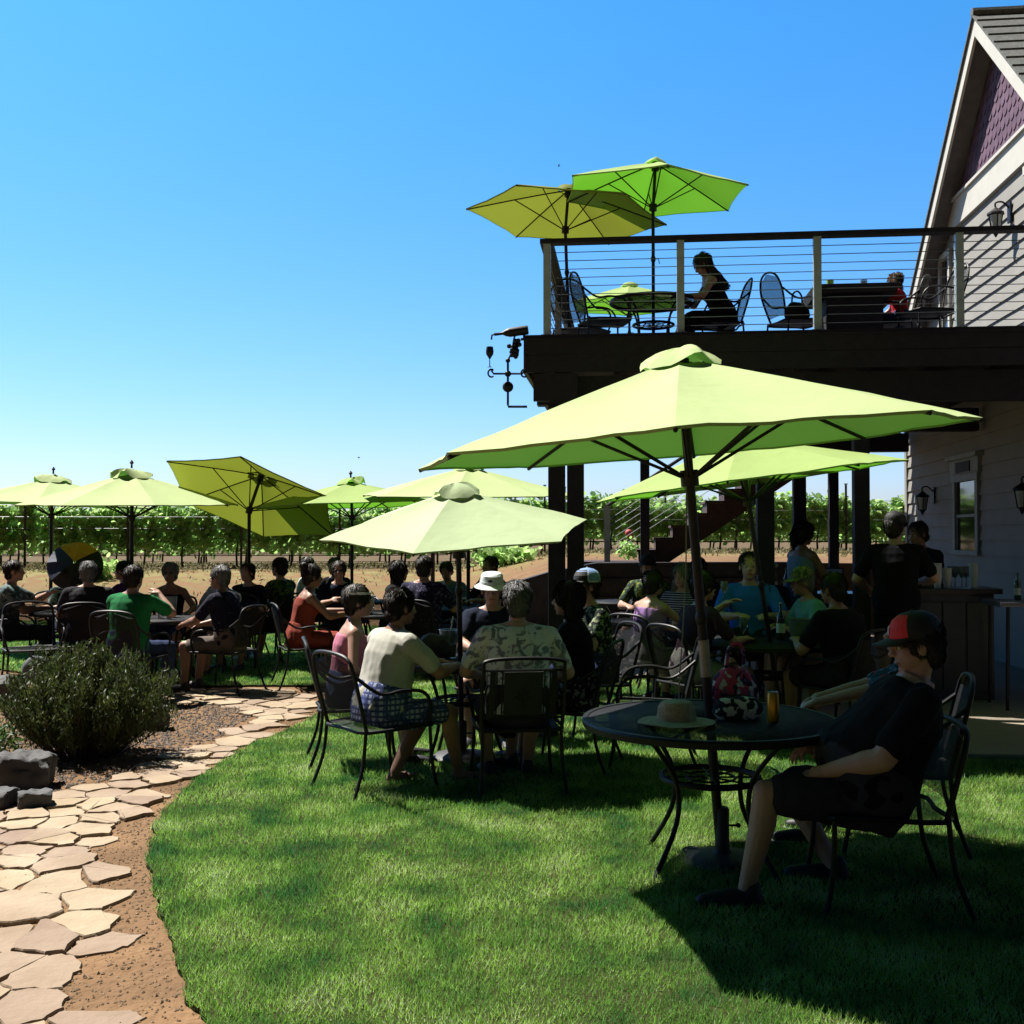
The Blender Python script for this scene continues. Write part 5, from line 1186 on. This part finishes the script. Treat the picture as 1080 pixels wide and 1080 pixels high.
M['navy_'] = mat('navy_emblem', (.02, .03, .08), .8); M['straw_pale'] = mat('pale_straw', (.60, .62, .52), .85, 0, (.5, .52, .42), 60, bump=.3)

def seated(label, x, y, yaw, z=0, ch='arm', chl=None, **k):
    t = person(label, x, y, yaw, z, **k)
    if ch: chair(x, y, yaw, chl, ch, z)
    return t
# --- nearest table
seated('man in black T-shirt and red fronted cap seated side on at right', 1.63, 4.86, 84, vox=.006, seat=.38, lean=-23, s=1.05, w=1.36, belly=.10, top='black', bot='greyshort', hat='cap_red', hp=10, hy=-2, skin='fair', seated_y=.05,
       hands=[(-.15, .27, .60), (.10, .26, .66)], feet=[(-.15, .60, .085), (.24, .16, .085)], knees=[(-.1, .3, 1), (.5, .5, .8)], ch='low', chl='black armless mesh chair under the man in the black T-shirt', curl=.7, fold=.005, shoe='shoe_black')
seated('person in blue and red floral top behind the man in the black T-shirt', 2.02, 5.72, 74, vox=.009, s=.88, sex='f', lean=2, top='floral_red', bot='greyshort', hair='dark', hstyle='long', hp=-4, hands=[(-.12, .50, .72), (.1, .42, .74)], feet=[(-.1, .46, .08), (.12, .40, .08)], chl='chair behind the man in the foreground')
# --- four friends
seated('man in cream shirt and blue plaid shorts, back turned, leaning to the table', -.86, 6.98, -52, vox=.008, lean=16, s=.98, w=1.1, belly=.05, top='cream', bot='plaid', hair='dark', hy=-4, hp=8, hands=[(-.16, .58, .76), (.12, .52, .76)], feet=[(-.05, .16, .085), (.16, .52, .085)], sandal=True, shoe='black', chl='black mesh chair with curved arms under the man in the cream shirt', skin='tan', seated_y=.0)
seated('woman in pink sleeveless top with dark hair left of the man in cream', -1.12, 7.75, -78, vox=.009, sex='f', lean=8, s=.95, top='pink', topkind='tank', bot='jean', hair='dark', hstyle='short', hat='headband', hands=[(-.15, .3, .72), (.1, .1, .60)], chl='black chair under the woman in the pink top')
seated('man in white bucket hat facing the camera across the small table', -.16, 8.78, 176, vox=.009, lean=8, top='navy', hat='bucket', hair='grey', hp=8, hy=8, hands=[(-.15, .42, .76), (.12, .42, .76)], chl='chair under the man in the white bucket hat', shades=False)
seated('grey haired man in cream floral shirt seen from behind in a panel backed chair', .03, 6.98, 8, ch='panel', vox=.008, lean=5, s=1.02, w=1.12, belly=.05, top='floral_cream', bot='greyshort', hair='salt', hp=2, hy=2, hands=[(-.22, .33, .70), (.24, .26, .66)], chl='black panel backed chair with leaf motif behind the man in cream floral shirt')
seated('dark haired woman in black top and floral skirt right of the floral shirt man', .40, 7.62, 72, vox=.009, sex='f', lean=6, s=.98, top='black', topkind='tee', bot='floral_skirt', botkind='skirt', hair='dark', hstyle='bob', hp=3, chl='chair under the woman in the floral skirt')
seated('man in blue mesh trucker cap and black green floral shirt facing left', .66, 8.95, 108, vox=.010, lean=10, s=1.03, top='floral_green', bot='jean', hair='dark', hat='cap_trucker', hp=0, hy=8, chl='chair under the man in the trucker cap')
# --- table under the wide pale umbrella
seated('dark haired woman in black at the left of the men under the wide umbrella', -1.38, 13.1, -58, vox=.013, sex='f', top='black', bot='jean', botkind='pants', hair='dark', hstyle='long', lean=8, chl='chair under the dark haired woman in black')
seated('broad man in dark blue floral shirt seen from behind under the wide umbrella', -1.0, 12.55, -22, vox=.012, s=1.08, w=1.2, top='floral_dark', bot='jean', botkind='pants', hair='dark', chl='chair under the broad man in dark floral shirt')
seated('man in grey blue T-shirt bowing his head under the wide umbrella', -.83, 14.75, 165, vox=.013, top='greyblue', lean=24, hp=30, hair='dark', w=1.12, chl='chair under the man bowing his head')
seated('man in dark printed shirt at the right of the men under the wide umbrella', -.28, 14.3, 130, vox=.013, s=1.04, top='tie', hair='dark', lean=6, chl='chair under the man in the dark printed shirt')
# --- ice bucket table
seated('woman in rust orange sleeveless dress with her hair up, seated side on', -2.22, 11.75, -68, vox=.011, sex='f', s=1.0, lean=12, top='orange', topkind='tank', bot='orange', botkind='skirt', hair='dark', hstyle='bun', hp=6, hands=[(-.1, .46, .80), (.12, .42, .78)], chl='chair under the woman in the orange dress', skin='tan')
seated('man in sunglasses and navy T-shirt facing the camera beside the orange dress', -2.12, 13.35, 186, vox=.012, top='navy', hair='dark', shades=True, lean=6, chl='chair under the man in sunglasses and navy T-shirt', hands=[(-.06, .36, .86), (.08, .38, .84)])
seated('dark haired person in white at the rear, half hidden by the man in sunglasses', -2.88, 15.5, -90, vox=.014, top='white', hair='dark', chl='chair half hidden behind the man in sunglasses')
seated('dark haired person in black right of the man in sunglasses, looking down', -2.5, 15.6, 150, vox=.014, top='black', hair='dark', lean=12, hp=10, chl='chair right of the man in sunglasses')
# --- tilted umbrella table
seated('man in green patterned shirt under the tilted olive umbrella', -2.98, 13.9, 62, vox=.012, s=1.03, top='camo', bot='navy', botkind='shorts', hair='dark', lean=3, chl='chair under the man in the green patterned shirt', shoe='shoe_white', hands=[(-.2, .3, .62), (.2, .3, .62)])
# --- left centre table
seated('man in bright green T-shirt seen from behind at the left', -3.74, 10.75, -14, vox=.010, s=1.02, w=1.12, top='green', bot='jean', botkind='pants', hair='dark', lean=8, hp=4, chl='chair under the man in the bright green T-shirt', hands=[(-.2, .4, .76), (.12, .30, 1.02)])
seated('woman with short pale hair and sunglasses in a black sleeveless top', -4.03, 12.85, 184, vox=.011, sex='f', s=.98, top='black', topkind='tank', bot='jean', hair='silver', hstyle='short', shades=True, lean=4, skin='tan', chl='chair under the woman with short pale hair', hands=[(-.3, .34, .74), (.2, .4, .76)])
seated('man in white shirt leaning over with a dark head beside the grey haired man', -3.42, 12.95, 150, vox=.012, top='white', bot='khaki', hair='dark', lean=20, side=-12, hp=14, chl='chair under the man leaning in the white shirt')
seated('dark haired person hidden behind the two leaning men', -3.25, 13.5, 160, vox=.014, top='black', hair='dark', lean=10, s=.97, chl='chair behind the two leaning men')
seated('grey haired man in dark shirt and khaki shorts seated side on facing left', -2.98, 11.35, 74, vox=.010, s=1.0, w=1.08, top='tie', bot='khaki', hair='grey', lean=12, hp=4, skin='tan', chl='chair under the grey haired man in khaki shorts', hands=[(-.1, .42, .70), (.1, .36, .68)], shoe='shoe_brown')
# --- far left table
seated('man in muted tropical shirt raising a hand at the left frame edge', -5.85, 12.75, -74, vox=.012, s=1.02, w=1.1, top='floral_teal', bot='navy', botkind='pants', hair='dark', lean=8, chl='chair under the man at the left frame edge', hands=[(-.1, .42, .95), (.1, .38, .78)])
seated('person in white and green floral top beneath the small parasol', -5.72, 13.95, -130, vox=.013, sex='f', s=.92, top='floral_light', bot='navy', hair='dark', lean=14, hp=10, chl='chair beneath the small parasol', hands=[(-.1, .3, .95), (.1, .3, .75)])
seated('grey haired man in dark shirt seen from behind near the parasol', -4.68, 12.05, 14, vox=.012, s=1.03, w=1.15, top='darkgrey', bot='navy', hair='grey', lean=8, chl='chair under the grey haired man near the parasol')
seated('dark haired person in purple T-shirt facing left beside the second umbrella pole', -4.72, 13.25, 80, vox=.012, top='purple', hair='dark', lean=5, chl='chair under the person in purple')
# --- table under the leaning green umbrella
seated('dark haired woman in dark top raising a glass at the crowded table', 1.52, 9.0, -62, vox=.010, sex='f', s=1.02, top='plum', bot='whiteshort', hair='dark', hstyle='short', lean=12, hp=2, skin='fair', chl='chair under the woman raising a glass', hands=[(-.16, .42, 1.03), (.12, .42, .76)])
seated('man in bright blue shirt at the crowded table', 2.24, 10.3, 172, vox=.010, s=1.10, top='blue', bot='darkgrey', hair='dark', lean=2, z=.06, chl='chair under the man in the bright blue shirt', hp=0)
seated('person in pale straw fedora at the crowded table', 2.62, 11.3, 150, vox=.011, s=1.0, z=.07, top='black', hair='dark', hat='fedora', lean=8, hp=12, chl='chair under the person in the straw fedora')
seated('person in teal T-shirt and camouflage cap leaning left on the crowded table', 2.72, 9.75, 96, vox=.010, s=1.0, z=.04, w=1.08, top='teal', bot='khaki', hair='salt', hat='cap_camo', lean=18, hp=8, skin='tan', chl='chair under the person in the camouflage cap')
seated('broad shouldered person in black with brown hair, back turned, at the crowded table', 2.62, 8.65, 38, vox=.010, s=1.02, w=1.25, top='black', bot='darkgrey', hair='dark', lean=14, hp=8, chl='chair under the broad person in black', skin='tan')
# --- tables behind
seated('woman in lavender top with dark hair seen from behind', 1.30, 10.25, -48, vox=.011, sex='f', s=.98, top='lav', topkind='tank', bot='whiteshort', hair='dark', hstyle='short', lean=10, chl='chair under the woman in lavender', hands=[(-.1, .4, .72), (.14, .46, .76)])
seated('woman with long grey blond hair in a navy striped top', 1.72, 11.0, 150, vox=.011, sex='f', s=1.0, top='stripe', bot='jean', hair='grey', hstyle='long', lean=8, hp=6, z=.03, chl='chair under the woman in the striped top')
seated('person in dark green and grey cap behind the woman in lavender', 1.55, 12.5, 160, vox=.013, s=1.0, z=.07, top='camo', hair='grey', hat='cap_grey', chl='chair under the person in the grey cap')
seated('small dark haired person between the striped top and the blue shirt', 2.12, 12.4, 170, vox=.013, s=.98, z=.07, top='black', hair='dark', chl='chair between the striped top and the blue shirt')
person('woman with ponytail in pale blue tank top standing under the deck', 3.02, 11.45, -62, .07, False, vox=.011, s=.99, sex='f', lean=4, top='bluetank', topkind='tank', bot='jean', botkind='skirt', hair='dark', hstyle='pony', hp=6, hands=[(-.12, .38, 1.05), (.14, .36, 1.03)], skin='tan')
person('barman in black cap and black T-shirt standing with his back turned', 3.50, 9.95, -14, .07, False, vox=.010, s=1.03, w=1.12, lean=5, top='black', bot='black', botkind='shorts', hair='dark', hat='cap_black', hy=-25, hp=4, hands=[(-.22, .30, 1.05), (.24, .36, 1.12)])
person('dark haired person in black leaning over behind the barman', 4.28, 11.2, 118, .07, False, vox=.011, s=1.0, lean=14, top='black', bot='navy', botkind='pants', hair='dark', hp=16, hands=[(-.2, .4, 1.0), (.15, .42, 1.02)], skin='tan')
# --- deck
seated('long haired woman in black dress seated by the deck table', 2.42, 12.72, 92, DZ, 'round', 'round backed chair under the woman in the black dress', vox=.010, sex='f', s=1.0, lean=24, top='black', topkind='tank', bot='black', botkind='skirt', hair='dark', hstyle='long', hp=34, hands=[(-.16, .46, .74), (.14, .42, .78)])
seated('small blond child in red top beside the reclining chair on the deck', 4.50, 12.75, 60, DZ, 'round', 'low chair under the child in red', vox=.011, s=.70, sex='f', top='red', bot='jean', hair='blond', hstyle='bob', lean=8, hp=10, seat=.43, feet=[(-.1, .3, .28), (.1, .3, .28)])

# ---------------------------------------------------------------- small things
tz = TZ + .004
# nearest table
t = thing('sun_hat', 'straw sun hat lying on the nearest table', 'hat', (.775, 5.16, tz), 20)
mb = MB(); mb.lathe([(.185, .012), (.187, .016), (.15, .020), (.095, .024), (.092, .045), (.088, .085), (.070, .108), (.035, .116), (.002, .118)], 40, sy=.92); mb.f = mb.f[:-0] if False else mb.f
for i, p in enumerate(mb.v): mb.v[i] = (p[0], p[1], p[2] + .012 * noise.noise(V(p[0] * 7, p[1] * 7, 1)) * (1 if math.hypot(p[0], p[1]) > .1 else 0))
mb.build('crown', M['straw'], t)
mb = MB(); mb.lathe([(.0945, .026), (.0935, .05)], 40, sy=.92, cap=False); mb.build('hat_band', M['straw'], t)
M['bagfloral'] = mat_pattern('pink_and_white_floral_bag', (.05, .02, .06), [((.45, .06, .12), .48), ((.55, .52, .55), .58), ((.1, .1, .3), .62)], 'blotch', 16)
M['bagdaisy'] = mat_pattern('daisy_print_pouch', (.02, .02, .03), [((.6, .62, .55), .53)], 'blotch', 24)
bag('floral_bag', 'pink and navy floral bag standing on the nearest table', 1.12, 5.50, tz, .88, 'bagfloral', 2)
t = thing('pouch', 'black and white daisy print pouch in front of the floral bag', 'pouch', (1.10, 5.33, tz), 10); mb = MB(); mb.lathe([(.10, 0), (.13, .03), (.125, .07), (.09, .10), (.02, .11)], 24, sy=.5); mb.build('body', M['bagdaisy'], t); mb = MB(); mb.tube([(-.09, 0, .098), (0, 0, .114), (.09, 0, .098)], .004, 5, smooth=4); mb.build('zip', M['iron'], t)
t = thing('drink_can', 'slim golden yellow drink can on the nearest table', 'can', (1.24, 5.20, tz), 0)
mb = MB(); mb.lathe([(.022, 0), (.0275, .008), (.0285, .014), (.0285, .132), (.024, .145)], 24); mb.build('body', mat('golden_can', (.62, .36, .03), .3, .6, (.5, .27, .02), 15), t)
mb = MB(); mb.lathe([(.0245, .1452), (.0255, .149), (.0235, .150), (.0225, .1465)], 24); mb.ell((0, .005, .149), (.008, .012, .0015), n=8, m=4); mb.build('lid', M['alu'], t)
mb = MB(); mb.tube([(.86, 5.37, 1.99), (.85, 5.33, 1.5), (.83, 5.30, 1.18), (.795, 5.2, .92), (.79, 5.15, .80), (.82, 5.14, .745), (.90, 5.16, .738), (.98, 5.24, .737)], .0035, 5, smooth=6)
o = mb.build('pull_cord', mat('pale_cord', (.22, .2, .16), .8)); tag(o, 'thin cord hanging from the lime umbrella onto the nearest table', 'cord')
x, y = G(735, 898); rock('small grey stone lying beside the nearest umbrella base', x - .05, y - .1, .06, .05, .06, 8)
bpy.context.scene.collection.objects[-1]['group'] = 'loose stones'
# friends' table
t = thing('drink_cup', 'large clear cup with straw and red fruit on the friends table', 'cup', (-.46, 7.98, tz), 0)
mb = MB(); mb.lathe([(.05, 0), (.072, .20), (.076, .205), (.070, .205), (.047, .01)], 20); mb.build('body', M['clear'], t); mb = MB(); mb.lathe([(.046, .005), (.058, .10), (.002, .10)], 16); mb.build('drink', mat('red_punch', (.25, .02, .02), .2), t); mb = MB(); mb.tube([(-.02, 0, .02), (.03, 0, .30)], .005, 6); mb.build('straw', M['paper'], t)
tumbler(-.22, 7.7, tz, 'small clear tumbler on the friends table', .11, .036)
t = bag('jacket', 'dark crumpled jacket lying on the friends table', -.55, 7.68, tz, .75, 'black', 5, handles=False)
tumbler(-.12, 8.05, tz, 'tall clear glass by the man in the bucket hat', .15, .036)
# far tables
t = thing('ice_bucket', 'clear ice bucket with a dark bottle beside the orange dress', 'bucket', (-1.68, 12.5, tz), 0); mb = MB(); mb.lathe([(.09, 0), (.12, .2), (.125, .205), (.115, .2), (.085, .01)], 20); mb.build('body', M['clear'], t); bottle(-1.69, 12.5, tz + .03, 'dark wine bottle standing in the ice bucket', .95)
tumbler(-1.9, 12.75, tz, 'tumbler near the man in sunglasses and navy', .12)
tumbler(-3.8, 11.8, tz, 'white cup left on the table of the woman in sunglasses', .11, .04, 'paper'); tumbler(-3.68, 11.72, tz, 'white cup right on the table of the woman in sunglasses', .11, .04, 'paper'); tumbler(-3.74, 12.0, tz, 'clear pitcher on the table of the woman in sunglasses', .22, .06)
bottle(-3.48, 14.5, tz, 'small bottle by the pole of the tilted olive umbrella', .7)
tumbler(-5.25, 12.75, tz, 'clear tumbler on the far left table', .14)
for i, (dx, dy) in enumerate(((-.1, 0), (.06, .05))): tumbler(1.55 + dx + .1, 14.7 + dy, tz, ['left white cup on the empty rear table', 'right white cup on the empty rear table'][i], .13, .045, 'paper')
bottle(1.50, 11.3, tz, 'green bottle on the table behind the woman in lavender', .9)
bottle(2.30, 9.35, tz, 'green wine bottle in the middle of the crowded table'); t = thing('ice_bucket', 'clear ice bucket on the crowded table', 'bucket', (2.42, 9.15, tz), 0); mb = MB(); mb.lathe([(.08, 0), (.11, .19), (.115, .195), (.105, .19), (.075, .01)], 20); mb.build('body', M['clear'], t)
glass_stem(2.6, 9.3, tz, 'wine glass right of the ice bucket on the crowded table'); glass_stem(1.95, 9.2, tz, 'wine glass left of the pole on the crowded table'); glass_stem(1.82, 9.36, tz + .32, 'wine glass raised in the hand of the woman at the crowded table', .9)
bag('handbag', 'grey bag on the grass under the far left table', -5.3, 12.2, .02, .95, 'greybag', 7) if 'greybag' in M else None
# small parasol
t = thing('parasol', 'small colourful parasol in yellow, blue and black held at the far left', 'parasol', (-5.6, 14.0, 1.22), 0)
Q = Matrix.Rotation(R(62), 3, 'X') @ Matrix.Rotation(R(15), 3, 'Y'); cols = [mat('parasol_yellow', (.75, .35, .02), .7, trans=.3), mat('parasol_black', (.02, .015, .02), .7), mat('parasol_blue', (.015, .025, .09), .7)]
for k in range(8):
    mb = MB()
    for i in range(6):
        for j in range(4):
            def P(i, j): a = 2 * math.pi * (k + j / 4) / 8; r = .34 * (i + .3) / 6.3; zz = .14 * (1 - (r / .4) ** 2) - .03 * math.sin(math.pi * j / 4) * r / .4; return Q @ V(r * math.cos(a), r * math.sin(a), zz)
            mb.add([P(i, j), P(i + 1, j), P(i + 1, j + 1), P(i, j + 1)], [(0, 1, 2, 3)])
    mb.build('canopy_panel', cols[[1, 0, 0, 2, 2, 1, 1, 1][k]], t)
mb = MB(); mb.tube([Q @ V(0, 0, .16), Q @ V(0, 0, -.38)], .008, 6); mb.build('shaft', M['iron'], t)
# birds
for (x, y, z, lab) in ((-9.0, 64, 6.2, 'tiny dark bird flying low above the vineyard'), (2.6, 60, 22.1, 'tiny dark bird flying high above the deck umbrellas')):
    mb = MB(); mb.ell((0, 0, 0), (.2, .07, .06)); mb.add([(0, 0, .02), (.1, .5, .16), (-.05, .55, .16), (-.12, 0, .02)], [(0, 1, 2, 3)]); mb.add([(0, 0, .02), (.1, -.5, .10), (-.05, -.55, .10), (-.12, 0, .02)], [(3, 2, 1, 0)]); mb.add([(-.15, .03, 0), (-.33, .06, 0), (-.33, -.06, 0), (-.15, -.03, 0)], [(0, 1, 2, 3)])
    o = mb.build('bird', M['black']); o.location = (x, y, z); o.scale = (.4, .4, .4); tag(o, lab, 'bird')
